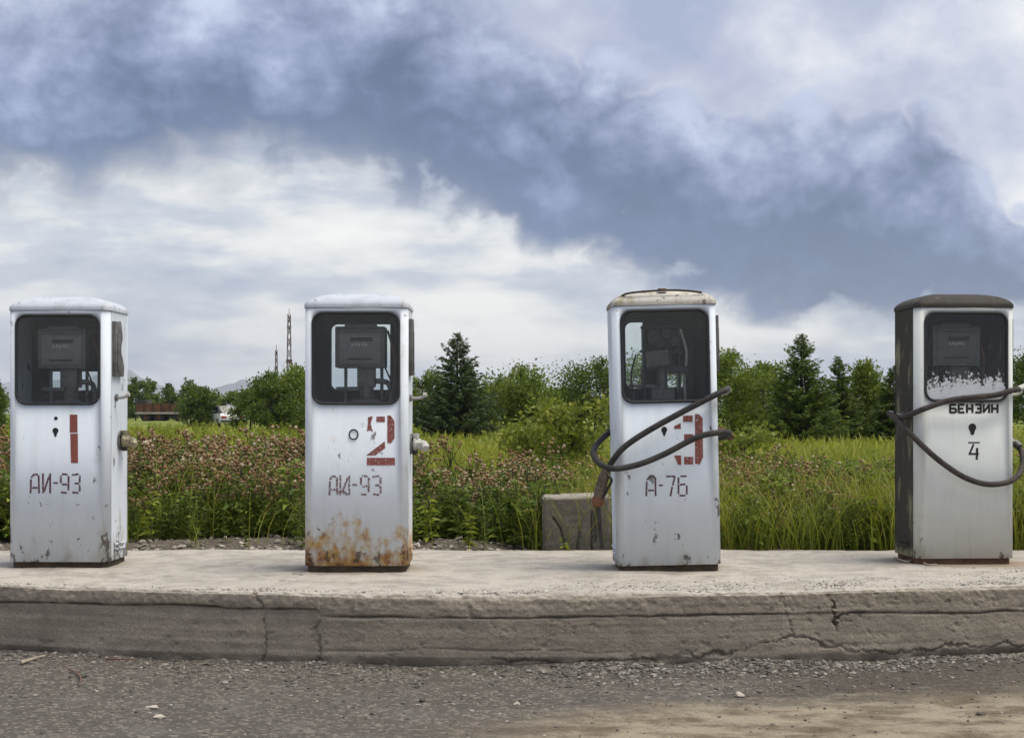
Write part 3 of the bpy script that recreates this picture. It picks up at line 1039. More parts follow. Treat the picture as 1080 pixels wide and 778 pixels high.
def fuel_pump(loc, rot, scale, front, side, roof, plinth, glass, label, broken=False, inner=None, rear_glass=True):
    root = empty('fuel_pump', loc, rot, scale)
    tag(root, label, 'fuel pump', 'old fuel pumps in a row on the concrete island')
    inner = inner or M['inner']
    MB().prism(plan_outline(-0.014), 2, -0.001, 0.041).build('plinth', plinth, root)
    sheet('front_panel', root, front, inner, WIN, 0.062, -HD, CW, CD, -1)
    sheet('rear_panel', root, side, inner, RWIN, 0.05, HD, 0.035, 0.035, 1)
    yf, yb = -HD + CD + 0.009, HD - 0.035 - 0.003
    for s in (-1, 1):
        p = MB().box((s * (HW - 0.003), (yf + yb) / 2, (Z0 + Z1) / 2), (0.004, yb - yf, Z1 - Z0)).build('side_panel', side, root, smooth=False)
        for z in (0.095, 0.125):
            MB().tube([(s * (HW - 0.001), yf + 0.05, z), (s * (HW + 0.004), yf + 0.07, z), (s * (HW + 0.004), yb - 0.07, z),
                       (s * (HW - 0.001), yb - 0.05, z)], 0.006, 8).build('louvre', side, p)
    roof_cap(root, roof, 1.0 if broken else 0.35, len(label))
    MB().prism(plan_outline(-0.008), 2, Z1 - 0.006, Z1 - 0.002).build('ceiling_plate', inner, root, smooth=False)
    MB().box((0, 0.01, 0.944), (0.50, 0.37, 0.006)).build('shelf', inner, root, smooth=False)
    g = MB()
    closed_tube(g, ring_tube(WIN, 0.062, -HD - 0.001, 0.008, -0.004), 0.0085)
    g.build('window_gasket', M['rubber'], root)
    g = MB()
    closed_tube(g, ring_tube(RWIN, 0.05, HD + 0.002, 0.008, -0.004), 0.0085)
    g.build('window_gasket', M['rubber'], root)
    MB().prism(round_rect(WIN[0] - 0.003, WIN[1] + 0.003, WIN[2] - 0.003, 0.06), 1, -HD + 0.0005, -HD + 0.0035).build('window_pane', glass, root, smooth=False)
    if rear_glass:
        MB().prism(round_rect(RWIN[0] - 0.003, RWIN[1] + 0.003, RWIN[2] - 0.003, 0.048), 1, HD - 0.0035, HD - 0.0005).build('window_pane', glass, root, smooth=False)
    # nozzle holder on the right cheek, wavy on its rear edge
    prof = [(yf + 0.012, 1.11), (yf + 0.175, 1.11), (yf + 0.185, 1.17), (yf + 0.155, 1.215), (yf + 0.128, 1.245), (yf + 0.125, 1.285),
            (yf + 0.155, 1.335), (yf + 0.135, 1.40), (yf + 0.118, 1.435), (yf + 0.095, 1.39), (yf + 0.07, 1.43), (yf + 0.012, 1.43)]
    hold = MB().prism(prof, 0, HW - 0.002, HW + 0.022).build('nozzle_holder', M['holster'], root, bevel=0.003)
    MB().box((HW + 0.024, yf + 0.065, 1.25), (0.006, 0.05, 0.22)).build('rib', M['holster'], hold, bevel=0.001)
    return root


def root_matrix(o):
    return Matrix.LocRotScale(o.location, o.rotation_euler, o.scale)


def hook(root, z, y, side=1, length=0.075, rise=0.018, mat='steel', plate='cast'):
    h = MB().tube(catmull([(side * (HW - 0.002), y, z), (side * (HW + length * 0.5), y, z), (side * (HW + length * 0.85), y, z + rise * 0.3),
                           (side * (HW + length), y, z + rise)], 5), [0.009] * 15 + [0.0095], 8)
    o = h.build('hose_hook', M[mat], root)
    MB().tube([(side * (HW - 0.001), y, z), (side * (HW + 0.012), y, z)], 0.021, 12).build('flange', M[plate], o)
    MB().tube([(side * (HW + length - 0.008), y, z + rise), (side * (HW + length + 0.012), y, z + rise + 0.002)], [0.012, 0.013], 10).build('tip', M['fitting_white'], o)
    return o


def outlet(root, z, y, mat='cast', tap=False):
    o = MB().tube([(HW - 0.002, y, z), (HW + 0.010, y, z)], 0.058, 18).build('outlet_fitting', M['cast'], root)
    for k in range(4):
        a = R(45 + 90 * k)
        MB().tube([(HW + 0.010, y + 0.044 * math.cos(a), z + 0.044 * math.sin(a)), (HW + 0.020, y + 0.044 * math.cos(a), z + 0.044 * math.sin(a))], 0.009, 6).build(
            'bolt', M['dark_steel'], o, sharp=20)
    MB().tube([(HW + 0.010, y, z), (HW + 0.018, y, z), (HW + 0.028, y, z), (HW + 0.040, y, z)], [0.032, 0.040, 0.041, 0.030], 14).build('valve_body', M[mat], o)
    MB().tube([(HW + 0.038, y, z), (HW + 0.062, y, z)], 0.034, 6).build('union_nut', M[mat], o, sharp=20)
    MB().tube(catmull([(HW + 0.060, y, z), (HW + 0.074, y, z), (HW + 0.084, y - 0.012, z - 0.008), (HW + 0.088, y - 0.03, z - 0.025)], 4), 0.023, 12).build('elbow', M[mat], o)
    if tap:
        MB().tube([(HW + 0.028, y, z + 0.03), (HW + 0.028, y, z + 0.062)], [0.022, 0.026], 10).build('cap_screw', M[mat], o, sharp=20)
        MB().tube([(HW + 0.028, y, z - 0.035), (HW + 0.028, y, z - 0.060)], [0.018, 0.014], 8).build('drain_plug', M['dark_steel'], o, sharp=20)
    return o


def panel_coords(loc, front_d, scale=1.0):
    return lambda X, Y: (((X - 540) / F_PX * front_d - loc[0]) / scale, (CAM_Z - (Y - H_PX) / F_PX * front_d - ISL_Z) / scale)


def word(text, boxes, y0, y1, t):
    return [glyph(ch, x0, x1 - x0, y0, y1, t) for ch, (x0, x1) in zip(text, boxes)]


def local(root, *pts):
    inv = root_matrix(root).inverted()
    return [inv @ Vector(px(*p)) for p in pts]


def disc(X, Y, r, n=16, drop=0.0):
    return [(X + r * math.cos(2 * math.pi * k / n), Y + (r + (drop if math.sin(2 * math.pi * k / n) > 0.8 else 0)) * math.sin(2 * math.pi * k / n)) for k in range(n)]


FY = -HD
# pump 1
d1 = 8.47
p1 = fuel_pump((-2.62, d1 + HD, ISL_Z), (0, 0, R(-1.5)), 1.0, M['paint_one'], M['paint_one'], M['roof_grey'], M['plinth'], M['glass'],
               'white fuel pump with red number 1, no hose, at the left end of the island')
meter(p1, M['meter_face'], -0.02)
tl = panel_coords(p1.location, d1)
strokes(p1, 'numeral', M['red'], [[(74.7, 437), (82.8, 437), (83, 456), (74.7, 456)], [(75.2, 457), (83.3, 457), (83.5, 488), (76, 488)]], tl, FY)
for w_ in word('АИ-93', [(32.5, 42.5), (45.5, 54.5), (57, 62), (64.5, 74), (76.5, 86)], 499, 520, 2.0):
    strokes(p1, 'letter', M['maroon'], w_, tl, FY)
strokes(p1, 'keyhole', M['meter_dark'], [disc(59.5, 454, 3.2, 14, 3.5)], tl, FY)
strokes(p1, 'rivet', M['meter_dark'], [disc(60, 441, 2.0)], tl, FY)
MB().box((0.0, 0.175, 1.29), (0.46, 0.008, 0.29)).build('back_plate', M['inner'], p1, smooth=False)
hook(p1, 0.985, -0.06, 1, 0.07)
outlet(p1, 0.73, 0.03, 'brass', True)

# pump 2
d2 = 8.25
p2 = fuel_pump((-0.879, d2 + HD, ISL_Z), (0, 0, 0), 1.0, M['paint_two'], M['paint_two'], M['roof_grey'], M['plinth'], M['glass_clean'],
               'white fuel pump with red number 2 and orange rust along its foot')
meter(p2, M['meter_face'], 0.01)
tl = panel_coords(p2.location, d2)
strokes(p2, 'numeral', M['red_two'], [
    [(388, 440), (393, 438.5), (392.5, 442), (391, 447), (393.5, 455), (389.5, 453.5), (387, 455), (388, 447)],
    rect(397, 439, 406, 445), [(408.5, 438), (412, 438), (416, 444), (416, 462), (413, 467), (408.5, 467)],
    [(406, 465), (406, 472.5), (396, 480), (386, 480)], rect(387, 482.5, 416.5, 490.5)], tl, FY)
for w_ in word('АИ-93', [(347, 356), (358, 369), (371.5, 377), (380, 389.5), (392.5, 402)], 501, 522, 2.2):
    strokes(p2, 'letter', M['maroon_faint'], w_, tl, FY)
kh = MB()
closed_tube(kh, [(x + (373 - 540) / F_PX * d2 + 0.879, FY - 0.002, z + tl(373, 458)[1]) for x, z in round_rect(0.024, -0.027, 0.027, 0.0239, 6)], 0.004, 6)
kh.build('lock_ring', M['dark_steel'], p2)
MB().box((0.185, 0.12, 1.20), (0.035, 0.05, 0.50)).build('inner_column', M['inner'], p2, bevel=0.004)
hook(p2, 0.98, -0.06, 1, 0.085)
outlet(p2, 0.715, 0.0, 'fitting_white', True)

# pump 3
d3 = 8.29
p3 = fuel_pump((0.893, d3 + HD, ISL_Z), (0, R(-1.25), 0), 1.012, M['paint_three'], M['paint_three'], M['roof_rusty'], M['plinth'], M['glass_clean'],
               'white fuel pump with red number 3 and a black hose slung round it', broken=True)
wrecked_meter(p3)
tl0 = panel_coords(p3.location, d3, 1.012)
tilt = R(1.25)
tl = lambda X, Y: (lambda a: (a[0] * math.cos(tilt) + a[1] * math.sin(tilt), a[1] * math.cos(tilt) - a[0] * math.sin(tilt)))(tl0(X, Y))
strokes(p3, 'numeral', M['red_two'], [
    [(711, 449), (718, 446), (718, 452), (711, 452)], rect(720.5, 438, 730.5, 444.5),
    [(733, 436.5), (737, 436.5), (741, 441), (741.5, 482), (738, 489), (733, 489)], rect(721.5, 457.5, 731, 466),
    [(711, 480), (718.5, 480), (718.5, 490), (715, 490)], rect(721.5, 481.5, 731, 489.5)], tl, FY)
for w_ in word('А-76', [(681, 692), (695, 699), (702.5, 712.5), (714.5, 725)], 501, 523, 1.9):
    strokes(p3, 'letter', M['maroon'], w_, tl, FY)
strokes(p3, 'keyhole', M['meter_dark'], [disc(700.5, 453, 3.2, 14, 3.5)], tl, FY)
MB().box((0.06, 0.165, 1.28), (0.30, 0.008, 0.32)).build('back_plate', M['inner'], p3, smooth=False)
MB().box((0.165, 0.11, 1.10), (0.05, 0.05, 0.30)).box((-0.06, 0.10, 1.07), (0.10, 0.06, 0.16)).build('inner_column', M['meter_dark'], p3, bevel=0.004)
hk = hook(p3, 0.985, -0.10, 1, 0.075, 0.02)
outlet(p3, 0.76, 0.0, 'rust')
hose_a = local(p3, (758, 462, 8.46), (768, 459, 8.43), (768, 456, 8.33), (758, 456, 8.245), (735, 461, 8.235), (700, 479, 8.225), (672, 490, 8.215), (647, 494, 8.205),
               (632, 488, 8.26), (626, 478, 8.36), (630, 468, 8.50), (640, 458, 8.66), (655, 448, 8.755), (700, 430, 8.77), (745, 418, 8.76),
               (765, 412, 8.66), (768, 409.5, 8.48), (766, 411, 8.33), (757, 415, 8.25), (722, 433, 8.24), (684, 454, 8.24), (660, 470, 8.242), (648, 483, 8.25), (640, 497, 8.275))
hs = MB().tube(catmull(hose_a, 7), 0.017, 12).build('hose', M['hose'], p3)
nz = local(p3, (640, 496, 8.273), (637, 503, 8.28), (633, 516, 8.29), (631, 524, 8.29))
MB().tube(catmull(nz, 5), [0.027] * 4 + [0.031] * 8 + [0.029] * 4, 12).build('nozzle_grip', M['tape'], hs)
nz = local(p3, (631.5, 522, 8.29), (631, 526, 8.29), (630.5, 531, 8.295), (631, 534, 8.295))
MB().tube(nz, [0.026, 0.037, 0.037, 0.024], 10).build('nozzle_joint', M['rust'], hs)
nz = local(p3, (631, 532, 8.295), (632, 545, 8.30), (633, 560, 8.31), (635, 577, 8.33))
MB().tube(catmull(nz, 4), 0.0125, 8).build('nozzle_spout', M['dark_steel'], hs)
nz = local(p3, (640, 500, 8.255), (645, 506, 8.25), (641, 515, 8.262), (636, 525, 8.27))
MB().tube(catmull(nz, 5), 0.008, 6).build('nozzle_trigger', M['dark_steel'], hs)
# loose wire and lifted seam on the rusty roof
wire = [(-0.235, -0.17, Z1 + 0.058), (-0.20, -0.19, Z1 + 0.071), (-0.12, -0.19, Z1 + 0.079), (-0.02, -0.185, Z1 + 0.084), (0.06, -0.185, Z1 + 0.084),
        (0.14, -0.19, Z1 + 0.078), (0.215, -0.185, Z1 + 0.068)]
MB().tube(catmull(wire, 6), 0.006, 6).build('roof_wire', M['plinth'], p3)
MB().box((-0.0, -0.12, Z1 + 0.094), (0.055, 0.05, 0.016), (R(4), R(3), R(12)), 0.7).build('roof_vent', M['plinth_red'], p3, bevel=0.004)

# pump 4
d4 = 8.67
p4 = fuel_pump((2.672, d4 + HD, ISL_Z), (0, 0, R(3.6)), 1.02, M['paint_four'], M['olive'], M['olive'], M['plinth_red'], M['glass'],
               'cream fuel pump with grey-brown sides, black number 4 and dark hose', rear_glass=True)
meter(p4, M['meter'], -0.01)
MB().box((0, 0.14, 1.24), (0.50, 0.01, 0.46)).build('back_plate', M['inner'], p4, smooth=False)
tl0 = panel_coords(p4.location, d4, 1.02)
tl = tl0
film = round_rect(WIN[0] - 0.006, WIN[1] + 0.006, 1.16, 0.05)
MB().prism(film, 1, FY - 0.0006, FY - 0.0001).build('peeling_film', M['white_film'], p4, smooth=False)
bw = 9.0
for w_ in word('бензин', [(998.5 + k * bw, 998.5 + k * bw + 7.4) for k in range(6)], 426, 435.3, 2.3):
    strokes(p4, 'letter', M['black'], w_, tl, FY)
strokes(p4, 'numeral', M['black'], [rect(1018.5, 465.8, 1031, 467.2), bar((1024.5, 468), (1020, 478.5), 2.0), rect(1019, 477.4, 1030, 479.4), bar((1028.2, 472), (1027.8, 484.5), 2.4)], tl, FY)
strokes(p4, 'keyhole', M['meter_dark'], [disc(1023, 450.5, 4.2, 16, 4.0)], tl, FY)
hook(p4, 0.985, -0.10, 1, 0.075, 0.02, 'fitting_white')
hook(p4, 0.865, 0.02, -1, 0.075, 0.012, 'fitting_white')
outlet(p4, 0.70, -0.02)
hose_b = local(p4, (1073, 468, 8.88), (1078, 478, 8.83), (1078, 492, 8.74), (1071, 504, 8.66), (1058, 509.5, 8.625), (1038, 510, 8.62), (1015, 502, 8.615), (990, 485, 8.61), (970, 467, 8.615),
               (957, 454, 8.66), (946, 443, 8.78), (939, 436.5, 8.87), (938, 435.5, 8.93), (942, 437.5, 8.90), (949, 440, 8.80), (960, 437, 8.66), (976, 430.5, 8.605), (1002, 422, 8.60), (1030, 418.5, 8.605),
               (1050, 416.5, 8.615), (1066, 412, 8.64), (1075, 410, 8.70))
hs = MB().tube(catmull(hose_b, 7), 0.0165, 12).build('hose', M['hose_brown'], p4)
nz = local(p4, (1074, 410, 8.69), (1080, 407.5, 8.74), (1085, 406, 8.80))
MB().tube(catmull(nz, 4), [0.016] * 9, 8).build('nozzle_spout', M['fitting_white'], hs)


# ------------------------------------------------------------------ concrete block behind the island
def concrete_block():
    y0 = 9.74
    n = 46
    root = np.array(((606 - 540) / F_PX * y0 + 0.015, y0 + 0.2, MEADOW_Z - 0.02))
    w, dp, h = 0.455, 0.40, 0.405
    bm = bmesh.new()
    bmesh.ops.create_grid(bm, x_segments=1, y_segments=1, size=0.5)
    bm.free()
    V, F = [], []
    idx = {}
    rng_ = np.random.RandomState(4)

    def vid(i, j, k):
        key = (i, j, k)
        if key not in idx:
            x, y, z = (i / n - 0.5) * w, (j / n - 0.5) * dp, k / n * h
            # chipped, rounded edges
            ex, ey, ez = w / 2 - abs(x), dp / 2 - abs(y), h - z
            r = 0.018
            for a, b, ax, bx in ((ex, ey, 0, 1), (ex, ez, 0, 2), (ey, ez, 1, 2)):
                if a < r and b < r:
                    q = (r - a) * (r - b) / r * 0.5
                    if ax == 0: x -= math.copysign(q, x)
                    if ax == 1: y -= math.copysign(q, y)
                    if bx == 1: y -= math.copysign(q, y)
                    if bx == 2: z -= q
            z += 0.016 * (x / w) * (k / n)
            idx[key] = len(V)
            V.append((x, y, z))
        return idx[key]
    for i in range(n):
        for j in range(n):
            F.append((vid(i, 0, j), vid(i + 1, 0, j), vid(i + 1, 0, j + 1), vid(i, 0, j + 1)))
            F.append((vid(i + 1, n, j), vid(i, n, j), vid(i, n, j + 1), vid(i + 1, n, j + 1)))
            F.append((vid(0, i + 1, j), vid(0, i, j), vid(0, i, j + 1), vid(0, i + 1, j + 1)))
            F.append((vid(n, i, j), vid(n, i + 1, j), vid(n, i + 1, j + 1), vid(n, i, j + 1)))
            F.append((vid(i, j, n), vid(i + 1, j, n), vid(i + 1, j + 1, n), vid(i, j + 1, n)))
    V = np.array(V)
    V += (vnoise(V[:, 0] * 20 + V[:, 1] * 13, V[:, 2] * 20 + V[:, 1] * 17, 131, 4) * 0.006)[:, None] * np.sign(V - np.array((0, 0, h / 2))) * np.array((1, 1, 0.0))
    V[:, 2] += (V[:, 2] > h * 0.9) * vnoise(V[:, 0] * 9 + 3, V[:, 1] * 9, 137, 3) * 0.006
    crack = np.zeros(len(V))
    for line, dep in (([(-0.155, 0.26), (-0.11, 0.19), (-0.085, 0.08), (-0.085, 0.0)], 0.016), ([(0.10, 0.30), (0.095, 0.05)], 0.016), ([(0.125, 0.33), (0.12, 0.1)], 0.010),
                      ([(0.02, 0.20), (0.0, 0.05)], 0.010)):
        g = np.exp(-(seg_dist(V[:, 0] + vnoise(V[:, 2] * 30, V[:, 2] * 0, 133, 2) * 0.006, V[:, 2], line) / 0.007) ** 2) * (V[:, 1] < -0.17)
        V[:, 1] += g * dep
        crack = np.maximum(crack, g * 0.9)
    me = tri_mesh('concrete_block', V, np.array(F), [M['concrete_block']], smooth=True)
    at = me.attributes.new('crack', 'FLOAT', 'POINT')
    at.data.foreach_set('value', crack.astype(np.float32))
    o = link('concrete_block', me)
    o.location = root
    tag(o, 'weathered concrete block with dark vertical cracks, standing behind the island beside pump 3', 'concrete block')


concrete_block()

# ------------------------------------------------------------------ stones and gravel
_t = (1 + 5 ** 0.5) / 2
ICO_V = np.array([(-1, _t, 0), (1, _t, 0), (-1, -_t, 0), (1, -_t, 0), (0, -1, _t), (0, 1, _t), (0, -1, -_t), (0, 1, -_t), (_t, 0, -1), (_t, 0, 1), (-_t, 0, -1), (-_t, 0, 1)]) / 1.9
ICO_F = np.array([(0, 11, 5), (0, 5, 1), (0, 1, 7), (0, 7, 10), (0, 10, 11), (1, 5, 9), (5, 11, 4), (11, 10, 2), (10, 7, 6), (7, 1, 8), (3, 9, 4), (3, 4, 2), (3, 2, 6), (3, 6, 8), (3, 8, 9), (4, 9, 5), (2, 4, 11), (6, 2, 10), (8, 6, 7), (9, 8, 1)])


def pebbles(pos, size, seed, flat=0.6):
    rs = np.random.RandomState(seed)
    n = len(pos)
    V = ICO_V[None] * (1 + rs.uniform(-0.32, 0.32, (n, 12, 1)))
    V = V * (size[:, None, None] * rs.uniform(0.6, 1.3, (n, 1, 3)) * np.array((1, 1, flat)))
    a = rs.uniform(0, 2 * np.pi, n)
    c, s = np.cos(a)[:, None], np.sin(a)[:, None]
    V = np.stack([V[..., 0] * c - V[..., 1] * s, V[..., 0] * s + V[..., 1] * c, V[..., 2]], -1) + pos[:, None, :]
    T = (ICO_F[None] + (np.arange(n) * 12)[:, None, None]).reshape(-1, 3)
    return V.reshape(-1, 3), T


rs = np.random.RandomState(11)


def scatter_road(n, x0, x1, spread, smin, smax, seed):
    r = np.random.RandomState(seed)
    x = r.uniform(x0, x1, n)
    y = island_front(x) - 0.015 - np.abs(r.normal(0, spread, n))
    s = smin + (smax - smin) * r.rand(n) ** 3
    z = road_height(x, y) + s * 0.15
    return np.stack([x, y, z], 1), s


parts = [scatter_road(3800, -4, 4, 0.22, 0.004, 0.016, 1), scatter_road(3400, 0.2, 4, 0.11, 0.005, 0.021, 2), scatter_road(4200, -4, 4, 0.9, 0.003, 0.012, 3),
         scatter_road(420, -4, 4, 0.45, 0.010, 0.022, 4)]
pos = np.concatenate([a for a, b in parts])
siz = np.concatenate([b for a, b in parts]) * 0.85
V, T = pebbles(pos, siz, 5)
tag(link('gravel', tri_mesh('gravel', V, T, [M['gravel']])), 'loose grey gravel scattered along the foot of the kerb', 'gravel', kind='stuff')

n = 7000
x = rs.uniform(-3.4, 3.6, n)
k = rs.rand(n) < np.interp(x, [-3.4, -1.0, -0.4, 3.6], [0.25, 0.3, 1.0, 1.0])
x = x[k]
off = np.abs(rs.normal(0, 1, len(x))) * np.interp(x, [-3.4, -0.4, 0.6, 3.6], [0.03, 0.06, 0.22, 0.28])
y = island_front(x) + 0.035 + off
s = 0.003 + 0.006 * rs.rand(len(x)) ** 2
V, T = pebbles(np.stack([x, y, ISL_Z + 0.0 * x - s * 0.05], 1), s, 7, 0.7)
tag(link('exposed_aggregate', tri_mesh('exposed_aggregate', V, T, [M['aggregate']])), 'small stones of worn concrete along the front edge of the island', 'aggregate', kind='stuff')

n = 3600
x = rs.uniform(-4.2, 1.2, n)
y = 9.62 + np.abs(rs.normal(0, 0.42, n))
s = 0.004 + 0.024 * rs.rand(n) ** 6
V, T = pebbles(np.stack([x, y, ground_height(x, y) + s * 0.3], 1), s, 6)
tag(link('rubble', tri_mesh('rubble', V, T, [M['gravel_pale']])), 'pale gravel and rubble on the bare soil behind the island', 'rubble', kind='stuff')


def stone(X, Y, w, label, flat=0.45, mat='gravel_pale', seed=0):
    D = F_PX * CAM_Z / (Y - H_PX)
    r = np.random.RandomState(seed)
    bm = bmesh.new()
    bmesh.ops.create_icosphere(bm, subdivisions=3, radius=1)
    for v in bm.verts:
        c = v.co
        k = 1 + 0.22 * math.sin(c.x * 2.3 + seed) * math.cos(c.y * 2.7 + seed * 2) + 0.1 * math.sin(c.z * 5 + c.x * 4 + seed)
        v.co = Vector((c.x * k, c.y * k * 0.7, max(c.z * k, -0.5) * flat))
    me = bpy.data.meshes.new('stone')
    bm.to_mesh(me)
    bm.free()
    rad = w / F_PX * D / 2
    for v in me.vertices:
        v.co *= rad
    me.materials.append(M[mat])
    me.polygons.foreach_set('use_smooth', [True] * len(me.polygons))
    me.set_sharp_from_angle(angle=R(28))
    o = link('stone', me)
    x = (X - 540) / F_PX * D
    o.location = (x, D, float(road_height(np.array([x]), np.array([D]))[0]) + rad * flat * 0.35)
    o.rotation_euler = (0, 0, seed)
    tag(o, label, 'stone')


stone(160, 746, 15, 'flat pale stone lying on the asphalt below pump 1, larger than the pebbles round it', 0.35, seed=1)
stone(168, 756, 17, 'long low grey stone just in front of the flat pale stone', 0.25, seed=2)
stone(191, 713, 9, 'small pale stone near the kerb right of the flat pale stone', 0.5, seed=3)
stone(545, 741, 9, 'small white stone at the centre of the road edge', 0.5, seed=4)
stone(780, 735, 13, 'pale stone in the gravel below the kerb right of pump 3', 0.5, seed=5)
stone(1034, 752, 10, 'dark stone on the tan dirt at the right edge of the road', 0.5, 'gravel', seed=6)


def twig(name, pts, rad, mat, label, cat):
    P = [Vector(p) for p in catmull(pts, 5)]
    c = P[0].copy()
    o = MB().tube([p - c for p in P], [rad * (1 - 0.5 * k / len(P)) for k in range(len(P))], 6).build(name, mat)
    o.location = c
    tag(o, label, cat)


M['dry_wood'] = plain('dry pale wood', (0.42, 0.36, 0.27), 0.85, 0, 0.4, 30)
M['red_wood'] = plain('red brown stick', (0.20, 0.11, 0.07), 0.85, 0, 0.4, 30)


def on_island(X, Y, lift=0.006):
    D = F_PX * (CAM_Z - ISL_Z) / (Y - H_PX)
    return ((X - 540) / F_PX * D, D, ISL_Z + lift)


def on_road(X, Y, lift=0.012):
    D = F_PX * CAM_Z / (Y - H_PX)
    x = (X - 540) / F_PX * D
    return (x, D, float(road_height(np.array([x]), np.array([D]))[0]) + lift)


twig('curled_strip', [on_island(944, 589), on_island(955, 593.5, 0.01), on_island(968, 592.5, 0.012), on_island(978, 596.5, 0.008), on_island(988, 596, 0.006)], 0.008, M['dry_wood'],
     'pale curled strip lying on the concrete at the left foot of pump 4', 'strip')
twig('stick', [on_road(112, 703), on_road(126, 703.5), on_road(146, 702.5)], 0.006, M['red_wood'], 'red-brown stick lying against the kerb below pump 1', 'stick')
twig('stick', [on_road(72, 712), on_road(79, 714), on_road(85, 719), on_road(84, 726)], 0.005, M['red_wood'], 'small forked dark twig on the road at the far left', 'stick')
twig('stick', [on_road(22, 707), on_road(36, 704, 0.014), on_road(48, 701, 0.014)], 0.009, M['dry_wood'], 'pale splinter of wood against the kerb at the far left', 'stick')

# ------------------------------------------------------------------ vegetation builders
def norm(v):
    return v / (np.linalg.norm(v, axis=-1, keepdims=True) + 1e-9)


def leaves(base, direc, length, width, r, fold=0.25, droop=0.25):
    """Folded five-point leaves: 4 triangles each."""
    n = len(base)
    d = norm(direc)
    up = norm(np.cross(np.cross(d, np.array((0, 0, 1.0)) + r.normal(0, 0.35, (n, 3))), d))
    sd = np.cross(d, up)
    L, Wd = length[:, None], width[:, None]
    c = base + d * L * 0.45
    tip = base + d * L - np.array((0, 0, 1.0)) * L * droop
    V = np.stack([base, c + sd * Wd * 0.5 + up * Wd * fold, c, c - sd * Wd * 0.5 + up * Wd * fold, tip], 1)
    F = np.array([(0, 2, 1), (0, 3, 2), (1, 2, 4), (2, 3, 4)])
    T = (F[None] + (np.arange(n) * 5)[:, None, None]).reshape(-1, 3)
    return V.reshape(-1, 3), T


def diamonds(base, direc, length, width, r):
    n = len(base)
    d = norm(direc)
    sd = norm(np.cross(d, r.normal(0, 1, (n, 3))))
    L, Wd = length[:, None], width[:, None]
    V = np.stack([base, base + d * L * 0.5 + sd * Wd * 0.5, base + d * L, base + d * L * 0.5 - sd * Wd * 0.5], 1)
    F = np.array([(0, 1, 2), (0, 2, 3)])
    T = (F[None] + (np.arange(n) * 4)[:, None, None]).reshape(-1, 3)
    return V.reshape(-1, 3), T


def blades(base, h, w, lean, r):
    """Grass blades: 5 triangles each, bending over."""
    n = len(base)
    a = r.uniform(0, 2 * np.pi, n)
    out = np.stack([np.cos(a), np.sin(a), np.zeros(n)], 1)
    sd = np.stack([-np.sin(a), np.cos(a), np.zeros(n)], 1)
    V = []
    for t, k in ((0, 1.0), (0.38, 0.85), (0.72, 0.55)):
        c = base + out * (lean * t ** 1.8)[:, None] + np.array((0, 0, 1.0)) * (h * (t - 0.12 * t * t * lean / h))[:, None]
        V += [c + sd * (w * k / 2)[:, None], c - sd * (w * k / 2)[:, None]]
    V.append(base + out * lean[:, None] + np.array((0, 0, 1.0)) * (h * (1 - 0.25 * lean / h))[:, None])
    V = np.stack(V, 1)
    F = np.array([(0, 1, 3), (0, 3, 2), (2, 3, 5), (2, 5, 4), (4, 5, 6)])
    T = (F[None] + (np.arange(n) * 7)[:, None, None]).reshape(-1, 3)
    return V.reshape(-1, 3), T


def thin_tubes(P, Rr, n=3):
    """P (k, m, 3) polylines, Rr (k, m) radii -> triangles."""
    k, m, _ = P.shape
    t = np.gradient(P, axis=1)
    t = norm(t)
    ref = np.where(np.abs(t[..., 2:3]) > 0.9, np.array((1.0, 0, 0)), np.array((0, 0, 1.0)))
    a = norm(np.cross(t, ref))
    b = np.cross(t, a)
    ang = 2 * np.pi * np.arange(n) / n
    V = P[:, :, None, :] + (a[:, :, None, :] * np.cos(ang)[None, None, :, None] + b[:, :, None, :] * np.sin(ang)[None, None, :, None]) * Rr[:, :, None, None]
    i = np.arange(k * m * n).reshape(k, m, n)
    j = np.roll(i, -1, axis=2)
    A, B, C, D = i[:, :-1], j[:, :-1], j[:, 1:], i[:, 1:]
    T = np.concatenate([np.stack([A, B, C], -1).reshape(-1, 3), np.stack([A, C, D], -1).reshape(-1, 3)])
    return V.reshape(-1, 3), T


def merge(lst):
    V, T, I, b = [], [], [], 0
    for v, t, m in lst:
        V.append(v)
        T.append(t + b)
        I.append(np.full(len(t), m))
        b += len(v)
    return np.concatenate(V), np.concatenate(T), np.concatenate(I)


OCT_V = np.array([(1, 0, 0), (-1, 0, 0), (0, 1, 0), (0, -1, 0), (0, 0, 1.0), (0, 0, -1.2)])
OCT_F = np.array([(0, 2, 4), (2, 1, 4), (1, 3, 4), (3, 0, 4), (2, 0, 5), (1, 2, 5), (3, 1, 5), (0, 3, 5)])


def knobs(c, s, r):
    n = len(c)
    V = OCT_V[None] * s[:, None, None] * r.uniform(0.7, 1.3, (n, 6, 1)) + c[:, None, :]
    T = (OCT_F[None] + (np.arange(n) * 6)[:, None, None]).reshape(-1, 3)
    return V.reshape(-1, 3), T


